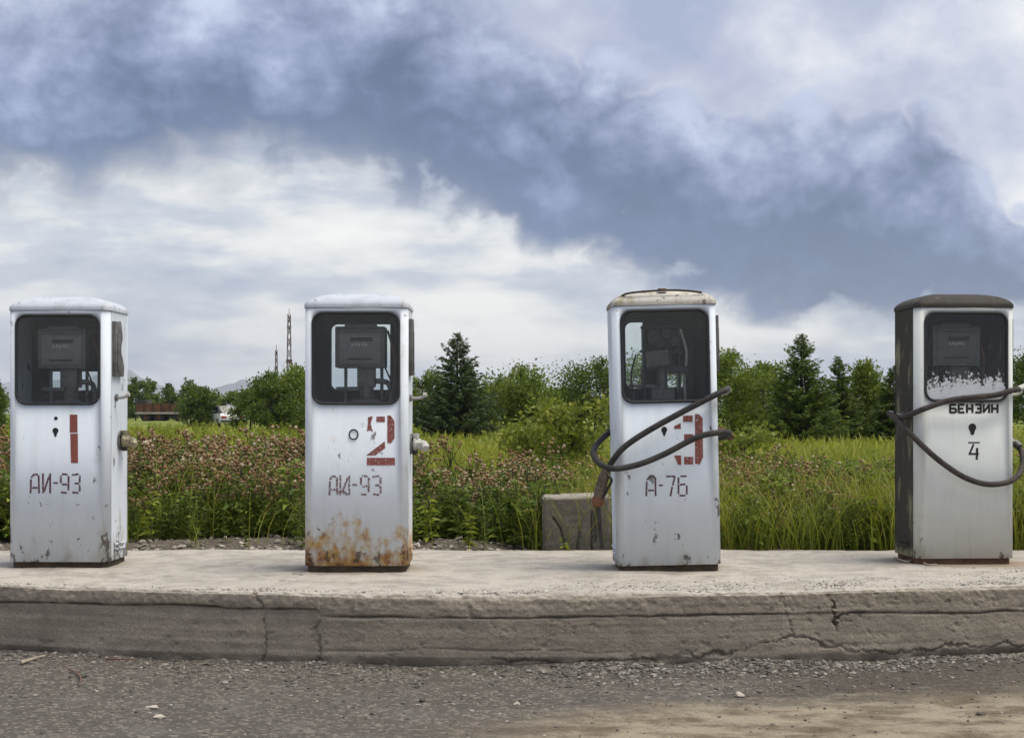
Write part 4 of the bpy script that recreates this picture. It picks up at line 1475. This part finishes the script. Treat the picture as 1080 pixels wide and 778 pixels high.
def weed_variant(seed, h=0.65, n_leaf=30, heads=9, leaf=0.10, broad=0.3):
    r = np.random.RandomState(seed)
    m = 6
    t = np.linspace(0, 1, m)
    ln = r.normal(0, 0.05, 2)
    stem = np.stack([ln[0] * t ** 2, ln[1] * t ** 2, h * t], 1)
    lst = []
    ns = 5 if heads else 2
    P = [stem]
    Rr = [np.linspace(0.0042, 0.0025, m)]
    tips = []
    for k in range(ns):
        t0 = r.uniform(0.5, 0.85)
        b = stem[int(t0 * (m - 1))]
        a = r.uniform(0, 2 * np.pi)
        e = b + np.array((math.cos(a), math.sin(a), 0)) * r.uniform(0.05, 0.13) + np.array((0, 0, h * (1 - t0) * r.uniform(0.7, 1.12)))
        P.append(b[None] * (1 - t[:, None]) + e[None] * t[:, None] + np.array((0, 0, 0.02)) * np.sin(t * np.pi)[:, None])
        Rr.append(np.linspace(0.0035, 0.002, m))
        tips.append(e)
    tips.append(stem[-1])
    v, f = thin_tubes(np.array(P), np.array(Rr))
    lst.append((v, f, 0))
    tt = r.uniform(0.06, 0.97, n_leaf)
    base = np.stack([np.interp(tt, t, stem[:, i]) for i in range(3)], 1)
    a = r.uniform(0, 2 * np.pi, n_leaf)
    d = np.stack([np.cos(a), np.sin(a), r.uniform(0.0, 0.8, n_leaf)], 1)
    L = leaf * (1.25 - 0.65 * tt) * r.uniform(0.7, 1.3, n_leaf)
    v, f = leaves(base, d, L, L * broad, r)
    lst.append((v, f, 1))
    if heads:
        c = np.array([tips[r.randint(len(tips))] + r.normal(0, (0.022, 0.022, 0.018), 3) for _ in range(heads)])
        v, f = knobs(c, r.uniform(0.009, 0.019, heads), r)
        lst.append((v, f, 2))
    return merge(lst)


def instances(variants, x, y, scale, seed):
    """Numpy copies of a few plants, merged to a single mass."""
    r = np.random.RandomState(seed)
    pick = r.randint(len(variants), size=len(x))
    a = r.uniform(0, 2 * np.pi, len(x))
    z = ground_height(x, y)
    V, T, I, b = [], [], [], 0
    for k, (v, t, m) in enumerate(variants):
        s = np.where(pick == k)[0]
        if not len(s):
            continue
        c, q = np.cos(a[s])[:, None], np.sin(a[s])[:, None]
        w = v[None] * scale[s][:, None, None]
        w = np.stack([w[..., 0] * c - w[..., 1] * q + x[s][:, None], w[..., 0] * q + w[..., 1] * c + y[s][:, None], w[..., 2] + z[s][:, None] - 0.01], -1)
        V.append(w.reshape(-1, 3))
        T.append((t[None] + (np.arange(len(s)) * len(v))[:, None, None]).reshape(-1, 3) + b)
        I.append(np.tile(m, len(s)))
        b += len(s) * len(v)
    return np.concatenate(V), np.concatenate(T), np.concatenate(I)


def in_view(n, d0, d1, seed, power=1.0, margin=1.15):
    """Random ground points in the wedge the photo looks over, a little wider than the frame."""
    r = np.random.RandomState(seed)
    y = d0 + (d1 - d0) * r.rand(n) ** power
    x = r.uniform(-1, 1, n) * 0.35 * y * margin
    return x, y


def keep(x, y, density, seed):
    k = np.random.RandomState(seed).rand(len(x)) < density
    return x[k], y[k]


thistles = [weed_variant(100 + k, 0.62, 32, (6, 16, 11, 18, 9, 14)[k], 0.10, 0.26) for k in range(6)]
herbs = [weed_variant(200 + k, 0.42, 34, 0, 0.10, 0.42) for k in range(5)]
tall_herbs = [weed_variant(220 + k, 0.55, 70, 3 * (k % 2), 0.075, 0.30) for k in range(6)]

# thistle beds: thick on the left and in the centre, thinner on the right
x, y = in_view(5200, 10.55, 15.5, 301, 1.3)
U = 540 + F_PX * x / y
dens = np.interp(U, [-150, 120, 330, 420, 560, 600, 640, 770, 860, 940, 1250], [0.7, 0.75, 0.75, 0.8, 0.75, 0.16, 0.12, 0.85, 0.75, 0.3, 0.3])
dens = dens * np.clip(0.72 + 2.4 * vnoise(x * 0.9, y * 0.9, 305, 3), 0.08, 1) * np.where(U < 340, 1.0, np.clip((14.5 - y) / 2, 0, 1))
x, y = keep(x, y, dens, 307)
sc = np.random.RandomState(308).uniform(0.7, 1.15, len(x)) * np.interp(y, [10.5, 11.5, 14], [0.70, 0.92, 1.1]) * np.interp(540 + F_PX * x / y, [0, 330, 430, 560, 760, 950], [1.0, 1.0, 0.95, 0.95, 0.85, 0.7])
V, T, I = instances(thistles, x, y, sc, 309)
tag(link('thistle_bed', tri_mesh('thistle_bed', V, T, [M['stem'], M['leaf_weed'], M['thistle_head']], I)),
    'dense thistles with brown and pale seed heads behind the island', 'weeds', kind='stuff')

# leafy herbs at the foot of the thistles and the bright meadow beyond
x, y = in_view(4600, 10.0, 14.5, 311, 1.2)
U = 540 + F_PX * x / y
k = (y > np.interp(U, [0, 140, 320, 440, 530, 560, 1080], [10.4, 10.5, 10.55, 10.4, 10.3, 9.95, 9.85]))
x, y = x[k], y[k]
sc = np.random.RandomState(314).uniform(0.4, 1.0, len(x)) * np.clip(1 + 0.8 * vnoise(x * 1.1, y * 1.1, 317, 3), 0.5, 1.4)
V, T, I = instances(herbs, x, y, sc, 316)
tag(link('leafy_weeds', tri_mesh('leafy_weeds', V, T, [M['stem'], M['leaf_weed']], I)), 'dark leafy weeds at the foot of the thistles', 'weeds', kind='stuff')
x, y = in_view(5600, 14, 46, 313, 1.4)
x2, y2 = in_view(1500, 26, 80, 331, 1.2)
x2, y2 = keep(x2, y2, np.clip(0.35 + 2.2 * vnoise(x2 * 0.3, y2 * 0.16, 333, 3), 0, 1), 335)
sc = np.random.RandomState(315).uniform(0.5, 1.0, len(x)) * np.clip(1 + 1.2 * vnoise(x * 0.45, y * 0.25, 319, 3), 0.5, 1.7)
sc = np.concatenate([sc, np.random.RandomState(337).uniform(0.8, 1.5, len(x2))])
sc = sc * np.where(540 + F_PX * np.concatenate([x, x2]) / np.concatenate([y, y2]) > 440, 0.55, 1.0)
x, y = np.concatenate([x, x2]), np.concatenate([y, y2])
V, T, I = instances(herbs, x, y, sc, 318)
tag(link('meadow_herbs', tri_mesh('meadow_herbs', V, T, [M['stem'], M['leaf_herb']], I)), 'low bright green leafy herbs covering the meadow', 'herbs', kind='stuff')

x, y = in_view(4200, 9.8, 15.5, 321, 1.15)
U = 540 + F_PX * x / y
x, y = keep(x, y, np.interp(U, [-100, 540, 585, 760, 1250], [0.05, 0.1, 0.8, 1.0, 1.0]) * np.clip(0.8 + 1.2 * vnoise(x * 1.2, y * 1.2, 323, 3), 0.2, 1), 325)
sc = np.random.RandomState(327).uniform(0.45, 1.0, len(x)) * np.interp(y, [9.8, 12, 15], [0.75, 0.95, 1.05])
V, T, I = instances(tall_herbs, x, y, sc, 328)
tag(link('wild_herbs', tri_mesh('wild_herbs', V, T, [M['stem'], M['leaf_wild'], M['thistle_head']], I)), 'tangled green herbs among the grass right of pump 3', 'herbs', kind='stuff')


def grass_mass(n, d0, d1, seed, h0, h1, w, power, dens=None, margin=1.15):
    x, y = in_view(n, d0, d1, seed, power, margin)
    if dens is not None:
        x, y = keep(x, y, dens(x, y), seed + 1)
    r = np.random.RandomState(seed + 2)
    h = r.uniform(h0, h1, len(x)) * np.clip(1 + 1.1 * vnoise(x * 0.9, y * 0.9, seed, 3), 0.45, 1.6)
    b = np.stack([x, y, ground_height(x, y) - 0.01], 1)
    return blades(b, h, w * r.uniform(0.7, 1.4, len(x)), h * r.uniform(0.2, 1.05, len(x)), r)


right = lambda x, y: np.interp(540 + F_PX * x / y, [0, 540, 590, 760, 900, 1300], [0.10, 0.14, 0.5, 0.4, 0.5, 0.5])
g = [grass_mass(64000, 9.75, 15.5, 401, 0.2, 0.56, 0.0058, 1.2, lambda x, y: right(x, y) * np.where((540 + F_PX * x / y < 560) & (y < 10.5), 0.06, 1.0)),
     grass_mass(34000, 15, 30, 405, 0.16, 0.42, 0.014, 1.1), grass_mass(22000, 30, 90, 409, 0.12, 0.34, 0.04, 1.3)]
V, T, I = merge([(v, t, 0) for v, t in g])
tag(link('meadow_grass', tri_mesh('meadow_grass', V, T, [M['grass']], I)), 'tall yellow-green meadow grass', 'grass', kind='stuff')


# ------------------------------------------------------------------ single weeds at the edge of the gravel
def weed_plant(X, D, h, label, seed, heads=0, mats=('leaf_weed',), leaf=0.11, broad=0.36, n_leaf=34):
    v, t, m = weed_variant(seed, h, n_leaf, heads, leaf, broad)
    x = (X - 540) / F_PX * D
    root = empty('weed_plant', (x, D, float(ground_height(np.array([x]), np.array([D]))[0])))
    tag(root, label, 'plant', 'single weeds at the edge of the gravel')
    for k, (nm, mt) in enumerate((('stem', M['stem']), ('foliage', M[mats[0]]), ('seed_heads', M['thistle_head']))):
        s = t[m == k]
        if not len(s):
            continue
        u, inv = np.unique(s, return_inverse=True)
        link(nm, tri_mesh(nm, v[u], inv.reshape(-1, 3), [mt]), root)


weed_plant(494, 9.85, 0.26, 'light green weed growing alone from the gravel right of pump 2', 501, 0, ('leaf_herb',), 0.075, 0.4, 40)
weed_plant(452, 10.1, 0.34, 'leafy green weed closest to the right side of pump 2', 502, 0, ('leaf_herb',), 0.09, 0.4)
weed_plant(528, 10.25, 0.55, 'dark leafy thistle between the gravel mound and the concrete block', 503, 12, ('leaf_weed',), 0.13, 0.3)
weed_plant(560, 9.95, 0.42, 'dark leafy weed touching the left side of the concrete block', 504, 0, ('leaf_weed',), 0.11, 0.4)
weed_plant(596, 9.64, 0.13, 'small weed sprouting at the foot of the concrete block', 505, 0, ('leaf_herb',), 0.06, 0.3, 22)
weed_plant(305, 10.45, 0.5, 'dark leafy thistle standing just left of pump 2', 506, 10, ('leaf_weed',), 0.13, 0.32)
weed_plant(160, 10.4, 0.36, 'green weed at the gravel edge just right of pump 1', 507, 0, ('leaf_herb',), 0.09, 0.36)
weed_plant(240, 10.6, 0.52, 'tall thistle midway between pumps 1 and 2 behind the rubble', 508, 14, ('leaf_weed',), 0.12, 0.3)
weed_plant(795, 9.85, 0.46, 'broad-leaved green weed at the island edge right of pump 3', 509, 0, ('leaf_weed',), 0.13, 0.34)
weed_plant(915, 9.9, 0.42, 'bright green weed at the island edge left of pump 4', 510, 0, ('leaf_herb',), 0.12, 0.34)


# ------------------------------------------------------------------ trees
def limb_tubes(L):
    """L: list of (polyline, r0, r1) -> one tapered tube mesh."""
    m = 7
    P, Rr = [], []
    for pts, r0, r1 in L:
        pts = np.array(pts)
        s = np.linspace(0, 1, len(pts))
        t = np.linspace(0, 1, m)
        P.append(np.stack([np.interp(t, s, pts[:, i]) for i in range(3)], 1))
        Rr.append(np.linspace(r0, r1, m))
    return thin_tubes(np.array(P), np.array(Rr), 5)


def broadleaf(h, rad, seed, leafsize=0.10, n_limb=26, per=300, shape='round', low=0.04, twigs=6):
    r = np.random.RandomState(seed)
    lean = r.normal(0, 0.04 * h, 2)
    tz = np.linspace(0, 1, 7)
    trunk = np.stack([lean[0] * tz ** 2, lean[1] * tz ** 2, h * 0.93 * tz], 1)
    limbs = [(trunk, 0.035 * h ** 0.7, 0.006)]
    base, dr = [], []
    for k in range(n_limb + twigs):
        top = k >= n_limb
        t0 = r.uniform(low, 0.92) if not top else r.uniform(0.72, 0.9)
        b = np.array([np.interp(t0, tz, trunk[:, i]) for i in range(3)])
        zc = t0
        if shape == 'round':
            pr = math.sqrt(max(0.06, 1 - ((zc - 0.45) / 0.62) ** 2))
        elif shape == 'cone':
            pr = 0.07 + 1.05 * (1 - zc) ** 0.9 if zc > 0.12 else 0.95
        else:
            pr = 0.35 + 0.75 * zc
        pr *= r.uniform(0.6, 1.15)
        a = r.uniform(0, 2 * np.pi)
        up = r.uniform(0.1, 0.55) if not top else r.uniform(1.2, 2.4)
        reach = rad * pr if not top else rad * 0.22
        e = b + np.array((math.cos(a) * reach, math.sin(a) * reach, up * (reach if not top else h * 0.09)))
        e[2] = min(e[2], h * (1.0 if not top else 1.06))
        mp = (b + e) / 2 + np.array((0, 0, 0.06 * reach)) + r.normal(0, 0.03 * rad, 3)
        limbs.append(([b, mp, e], 0.012 * h ** 0.5, 0.003))
        nl = per if not top else per // 5
        t = r.uniform(0.25, 1.06, nl) ** 0.8
        c = b + (e - b) * t[:, None] + np.array((0, 0, 0.06 * reach)) * np.sin(np.clip(t, 0, 1) * np.pi)[:, None]
        sp = (0.17 * rad if not top else 0.05 * rad)
        c = c + r.normal(0, 1, (nl, 3)) * np.array((sp, sp, sp * 0.8)) * (0.5 + 0.6 * t)[:, None]
        c[:, 2] = np.clip(c[:, 2], 0.03, None)
        base.append(c)
        o = c - b
        dr.append(norm(o) * 0.5 + r.normal(0, 0.6, (nl, 3)) + np.array((0, 0, -0.05)))
    base, dr = np.concatenate(base), np.concatenate(dr)
    n = len(base)
    L = leafsize * r.uniform(0.6, 1.4, n)
    crown = diamonds(base, dr, L, L * r.uniform(0.45, 0.75, n), r)
    return limb_tubes(limbs), crown


def spruce(h, rad, seed, leafsize=0.17, whorls=30, arms=8, per=26):
    r = np.random.RandomState(seed)
    limbs = [(np.array([(0, 0, 0), (0.01, 0, h * 0.5), (0, 0, h)]), 0.05 * h ** 0.6, 0.004)]
    base, dr, size = [], [], []
    for w in range(whorls):
        t0 = 0.04 + 0.93 * (w / (whorls - 1)) ** 0.95
        z = h * t0
        ln = rad * (1 - t0) ** 0.9 * r.uniform(0.8, 1.12) + 0.02
        for k in range(max(3, int(arms * (1 - t0) ** 0.35))):
            a = r.uniform(0, 2 * np.pi)
            l = ln * r.uniform(0.6, 1.12)
            d = np.array((math.cos(a), math.sin(a), 0))
            b = np.array((0, 0, z))
            e = b + d * l + np.array((0, 0, l * (0.18 if t0 < 0.75 else 0.7)))
            mp = b + d * l * 0.5 + np.array((0, 0, -0.05 * l))
            limbs.append(([b, mp, e], 0.010, 0.002))
            n = max(6, int(per * (0.35 + l / rad)))
            t = r.uniform(0.1, 1.0, n)
            c = b * ((1 - t) ** 2)[:, None] + 2 * mp * (t * (1 - t))[:, None] + e * (t ** 2)[:, None]
            s = np.cross(d, (0, 0, 1)) * r.choice((-1, 1), n)[:, None]
            base.append(c + r.normal(0, 0.02, (n, 3)))
            size.append(np.full(n, 0.38 + 0.62 * (1 - t0) ** 0.7))
            dr.append(d * 0.7 + s * r.uniform(0.2, 0.9, n)[:, None] + np.array((0, 0, -0.12)) + r.normal(0, 0.15, (n, 3)))
    base, dr = np.concatenate(base), np.concatenate(dr)
    n = len(base)
    L = leafsize * r.uniform(0.6, 1.3, n) * np.concatenate(size)
    return limb_tubes(limbs), diamonds(base, dr, L, L * 0.40, r)


def tree(name, X, top, D, half, label, kind, mat, seed, cat='tree', group='trees and bushes beyond the meadow', **kw):
    """Stand a tree on the meadow at distance D so that its top and width come out at their real size for that distance."""
    x = (X - 540) / F_PX * D
    zg = float(ground_height(np.array([x]), np.array([float(D)]))[0])
    h = CAM_Z + (H_PX - top) / F_PX * D - zg
    rad = half / F_PX * D
    ls = max(0.075, 2.9 / F_PX * D)
    if kind == 'spruce':
        trunk, crown = spruce(h, rad, seed, leafsize=ls * 1.8, **kw)
    else:
        trunk, crown = broadleaf(h * 0.97, rad, seed, leafsize=ls, shape=kind, **kw)
    root = tag(empty(name, (x, D, zg - 0.02), (0, 0, 0)), label, cat, group)
    link('trunk', tri_mesh('trunk', trunk[0], trunk[1], [M['bark']]), root)
    link('crown', tri_mesh('crown', crown[0], crown[1], [M[mat]]), root)


TREES = [
    ('spruce_tree', 482, 349, 55, 58, 'dark pointed spruce, tallest tree between pumps 2 and 3', 'spruce', 'needle', 601, {'whorls': 42, 'arms': 14, 'per': 52}),
    ('leafy_tree', 447, 392, 57, 30, 'green leafy tree just left of the pointed spruce, half behind pump 2', 'round', 'leaf_mid', 602, {}),
    ('leafy_tree', 519, 396, 62, 26, 'leafy tree filling the gap right of the pointed spruce', 'round', 'leaf_mid', 603, {}),
    ('round_bush_tree', 552, 380, 58, 42, 'broad round green tree midway between pumps 2 and 3', 'round', 'leaf_mid', 604, {'n_limb': 34}),
    ('leafy_tree', 592, 408, 70, 22, 'low far tree seen between the broad round tree and the tree beside pump 3', 'round', 'leaf_dark', 605, {}),
    ('leafy_tree', 628, 376, 60, 40, 'dark leafy tree half hidden behind the left side of pump 3', 'round', 'leaf_dark', 606, {}),
    ('leafy_tree', 690, 372, 62, 44, 'leafy tree seen through the window of pump 3', 'round', 'leaf_mid', 607, {}),
    ('leafy_tree', 772, 366, 46, 40, 'bright leafy tree just right of pump 3', 'round', 'leaf_mid', 608, {'n_limb': 44, 'low': 0.02}),
    ('leafy_tree', 806, 378, 48, 30, 'rounded tree between the bright tree by pump 3 and the twiggy pointed tree', 'round', 'leaf_mid', 609, {'n_limb': 40, 'low': 0.02}),
    ('young_tree', 845, 350, 44, 54, 'twiggy pointed tree, tallest between pumps 3 and 4', 'spruce', 'leaf_dark', 610, {'whorls': 40, 'arms': 16, 'per': 56}),
    ('young_tree', 884, 374, 46, 40, 'conical green tree right beside the twiggy pointed tree', 'spruce', 'leaf_dark', 611, {'whorls': 32, 'arms': 14, 'per': 50}),
    ('young_tree', 912, 378, 47, 32, 'slender conical tree second from pump 4 on its left', 'cone', 'leaf_mid', 612, {'n_limb': 48, 'per': 240, 'twigs': 14, 'low': 0.02}),
    ('young_tree', 942, 384, 45, 34, 'conical dark tree touching the left edge of pump 4', 'spruce', 'leaf_dark', 613, {'whorls': 32, 'arms': 14, 'per': 50}),
    ('young_tree', 1000, 388, 50, 44, 'dark tree standing behind pump 4', 'cone', 'leaf_dark', 614, {}),
    ('leafy_tree', 1088, 362, 40, 46, 'dark leafy tree at the right edge, right of pump 4', 'cone', 'leaf_dark', 615, {'twigs': 8}),
    ('leafy_bush', 312, 386, 64, 34, 'dense green bush just left of pump 2', 'round', 'leaf_mid', 616, {'n_limb': 34}),
    ('leafy_bush', 287, 392, 62, 24, 'dark bush below the two masts', 'round', 'leaf_dark', 617, {'n_limb': 30}),
    ('leafy_bush', 264, 410, 74, 22, 'smaller dark bush left of the two masts', 'round', 'leaf_dark', 618, {}),
    ('leafy_bush', 243, 414, 104, 20, 'small far bush behind the white car', 'round', 'leaf_dark', 619, {'n_limb': 18}),
    ('leafy_bush', 209, 408, 92, 19, 'dark round bush between the rusty trailer and the white car', 'round', 'leaf_dark', 620, {'n_limb': 28}),
    ('far_tree', 201, 398, 170, 13, 'thin pointed far tree rising above the dark round bush', 'cone', 'leaf_dark', 621, {'n_limb': 20, 'per': 140}),
    ('far_tree', 178, 404, 180, 14, 'far tree standing behind the right end of the rusty trailer', 'cone', 'leaf_dark', 622, {'n_limb': 20, 'per': 140}),
    ('far_tree', 158, 399, 175, 13, 'far tree standing behind the left end of the rusty trailer', 'cone', 'leaf_dark', 623, {'n_limb': 20, 'per': 140}),
    ('far_tree', 143, 396, 170, 13, 'far tree just right of the side of pump 1', 'round', 'leaf_dark', 624, {'n_limb': 20, 'per': 140}),
    ('leafy_tree', -4, 396, 60, 18, 'dark tree cut by the left edge of the picture, left of pump 1', 'cone', 'leaf_dark', 625, {}),
    ('willow_shrub', 604, 424, 19, 52, 'feathery light green shrub growing behind the concrete block', 'fan', 'leaf_light', 626, {'n_limb': 40, 'per': 80, 'twigs': 14}),
    ('willow_shrub', 556, 452, 22, 36, 'low light green shrub left of the feathery shrub', 'fan', 'leaf_light', 627, {'n_limb': 26, 'per': 70}),
    ('willow_shrub', 785, 455, 21, 40, 'low yellow-green shrub in the meadow right of pump 3', 'fan', 'leaf_light', 628, {'n_limb': 26, 'per': 70}),
]
for nm, X, top, D, half, lab, kind, mat, seed, kw in TREES:
    shrub = 'bush' in nm or 'shrub' in nm
    tree(nm, X, top, D, half, lab, kind, mat, seed, 'bush' if shrub else 'tree', **kw)

# far woodland that reads as one mass along the horizon
r = np.random.RandomState(701)
n = 420
xx = r.uniform(-240, 240, n)
yy = r.uniform(230, 330, n)
hh = r.uniform(2.8, 5.4, n) * np.interp(xx / yy, [-0.4, -0.2, 0.0, 0.4], [1.0, 0.95, 1.05, 1.0])
lst = []
for k in range(n):
    m = 130
    t = r.rand(m)
    a = r.uniform(0, 2 * np.pi, m)
    q = hh[k] * 0.38 * (1.05 - t ** 1.6) * np.sqrt(r.rand(m))
    c = np.stack([xx[k] + q * np.cos(a), yy[k] + q * np.sin(a), MEADOW_Z + hh[k] * t], 1)
    v, f = diamonds(c, r.normal(0, 1, (m, 3)), r.uniform(0.4, 0.9, m), r.uniform(0.3, 0.6, m), r)
    lst.append((v, f, 0))
V, T, I = merge(lst)
tag(link('far_woodland', tri_mesh('far_woodland', V, T, [M['leaf_dark']], I)), 'far dark woodland along the horizon', 'woodland', kind='stuff')


# ------------------------------------------------------------------ things in the distance
M['mast_red'] = plain('faded red mast paint', (0.14, 0.06, 0.06), 0.7)
M['mast_white'] = plain('pale mast paint', (0.27, 0.26, 0.27), 0.7)
M['rust_board'] = plain('rust brown boards', (0.15, 0.065, 0.03), 0.9, 0, 0.5, 3.0)
M['pale_beam'] = plain('pale weathered beam', (0.42, 0.38, 0.33), 0.8, 0, 0.3, 3.0)
M['tyre'] = plain('dark tyre rubber', (0.03, 0.03, 0.03), 0.8)
M['car_white'] = plain('white car paint', (0.75, 0.75, 0.74), 0.3, 0, 0.1, 2.0, 0.0)
M['car_glass'] = plain('dark car window', (0.02, 0.025, 0.03), 0.1, 0, 0.1, 2.0, 0.0)
M['lamp_red'] = plain('red lamp glass', (0.35, 0.03, 0.03), 0.3)


def mast(X, top, D, width, label):
    x = (X - 540) / F_PX * D
    h = CAM_Z + (H_PX - top) / F_PX * D - MEADOW_Z
    root = tag(empty('lattice_mast', (x, D, MEADOW_Z)), label, 'mast', 'masts on the horizon')
    bands = 9
    for b in range(bands):
        z0, z1 = h * b / bands, h * (b + 1) / bands
        mb = MB()
        w0, w1 = (width * (1 - 0.55 * z / h) for z in (z0, z1))
        for sx_, sy_ in ((-1, -1), (1, -1), (1, 1), (-1, 1)):
            mb.tube([(sx_ * w0 / 2, sy_ * w0 / 2, z0), (sx_ * w1 / 2, sy_ * w1 / 2, z1)], 0.11, 5)
        for k in range(4):
            c = [(-1, -1), (1, -1), (1, 1), (-1, 1)]
            a_, b_ = c[k], c[(k + 1) % 4]
            mb.tube([(a_[0] * w0 / 2, a_[1] * w0 / 2, z0), (b_[0] * w1 / 2, b_[1] * w1 / 2, z1)], 0.07, 4)
            mb.tube([(b_[0] * w0 / 2, b_[1] * w0 / 2, z0), (a_[0] * w1 / 2, a_[1] * w1 / 2, z1)], 0.07, 4)
        if b in (2, 4, 7):
            mb.box((0, 0, z1 - 0.5), (w1 * 1.5, w1 * 1.5, 0.9))
        mb.build('lattice_section', M['mast_red' if b % 2 == 0 else 'mast_white'], root, smooth=False)
    MB().tube([(0, 0, h), (0, 0, h + 1.6)], 0.08, 5).build('antenna', M['mast_red'], root)


mast(305, 331, 420, 1.5, 'tall red and white lattice mast above the bushes left of pump 2')
mast(291.5, 369, 430, 0.95, 'shorter thin mast just left of the tall lattice mast')


def trailer():
    D = 125.0
    x0, x1 = ((X - 540) / F_PX * D for X in (146, 200))
    cx = (x0 + x1) / 2
    L = x1 - x0
    zg = float(ground_height(np.array([cx]), np.array([D]))[0])
    root = tag(empty('flatbed_trailer', (cx, D, zg)), 'rust-brown flatbed trailer with side boards and a pale beam, far off beside pump 1', 'trailer')
    zb = CAM_Z - zg - 0.05
    MB().box((0, -1.12, zb), (L * 0.98, 0.14, 0.17)).build('beam', M['pale_beam'], root, bevel=0.02)
    MB().box((0, 0, zb + 0.02), (L, 2.1, 0.12)).build('deck', M['rust_board'], root)
    for k in range(6):
        MB().box((-L / 2 + L * (k + 0.5) / 6, -1.0, zb + 0.46), (L / 6 - 0.06, 0.05, 0.66 + 0.05 * (k % 2))).build('side_board', M['rust_board'], root)
        MB().box((-L / 2 + L * k / 6 + 0.03, -1.05, zb + 0.46), (0.07, 0.06, 0.8)).build('stake', M['dark_steel'], root)
    MB().box((-L / 2 + 0.5, 0, zb + 0.62), (0.9, 1.9, 1.0)).build('load', M['dark_steel'], root, bevel=0.05)
    for sx_ in (-0.30, -0.05, 0.34):
        for sy_ in (-0.85, 0.85):
            w = MB().tube([(sx_ * L, sy_ - 0.13, 0.40), (sx_ * L, sy_ + 0.13, 0.40)], 0.42, 18).build('wheel', M['tyre'], root)
            MB().tube([(sx_ * L, sy_ - 0.15, 0.40), (sx_ * L, sy_ + 0.15, 0.40)], 0.2, 12).build('rim', M['rust_board'], w)
    MB().box((0, 0, zb - 0.2), (L * 0.9, 0.9, 0.22)).build('chassis', M['dark_steel'], root)


trailer()


def car():
    D = 92.0
    x = (238 - 540) / F_PX * D
    zg = float(ground_height(np.array([x]), np.array([D]))[0])
    root = tag(empty('parked_car', (x, D, zg), (0, 0, R(24))), 'small white car half hidden in the far meadow, left of the two masts', 'car')
    prof = [(-1.9, 0.28), (1.9, 0.28), (1.95, 0.55), (1.85, 0.80), (0.95, 0.88), (-1.75, 0.90), (-1.95, 0.75), (-1.95, 0.45)]
    mb = MB().prism([(y, z) for y, z in prof], 0, -0.78, 0.78)
    mb.build('body', M['car_white'], root, bevel=0.07)
    cab = [(-1.15, 0.88), (0.95, 0.88), (0.35, 1.30), (-0.80, 1.32)]
    MB().prism(cab, 0, -0.70, 0.70).build('cabin', M['car_glass'], root, bevel=0.05)
    MB().box((0, -0.22, 1.325), (1.24, 1.2, 0.05)).build('roof', M['car_white'], root, bevel=0.02)
    for sx_ in (-0.72, 0.72):
        for yy_ in (-1.2, 1.2):
            w = MB().tube([(sx_ - 0.09, yy_, 0.29), (sx_ + 0.09, yy_, 0.29)], 0.29, 18).build('wheel', M['tyre'], root)
            MB().tube([(sx_ - 0.10, yy_, 0.29), (sx_ + 0.10, yy_, 0.29)], 0.15, 12).build('rim', M['steel'], w)
        MB().box((sx_ * 0.8, -1.955, 0.66), (0.28, 0.03, 0.14)).build('tail_lamp', M['lamp_red'], root, bevel=0.01)
    MB().box((0, -1.98, 0.42), (1.5, 0.07, 0.12)).build('bumper', M['dark_steel'], root, bevel=0.02)


car()

# ------------------------------------------------------------------ air
hz = bpy.data.materials.new('pale air')
hz.use_nodes = True
t = hz.node_tree
t.nodes.clear()
pv = t.nodes.new('ShaderNodeVolumePrincipled')
pv.inputs['Color'].default_value = (0.80, 0.87, 1.0, 1)
pv.inputs['Density'].default_value = 0.00013
pv.inputs['Anisotropy'].default_value = 0.2
ho = t.nodes.new('ShaderNodeOutputMaterial')
t.links.new(pv.outputs[0], ho.inputs['Volume'])
me = MB().box((0, 0, 119), (18000, 18000, 242)).build('haze', hz, None, smooth=False)
tag(me, 'thin pale blue air over the whole landscape', 'haze', kind='stuff')
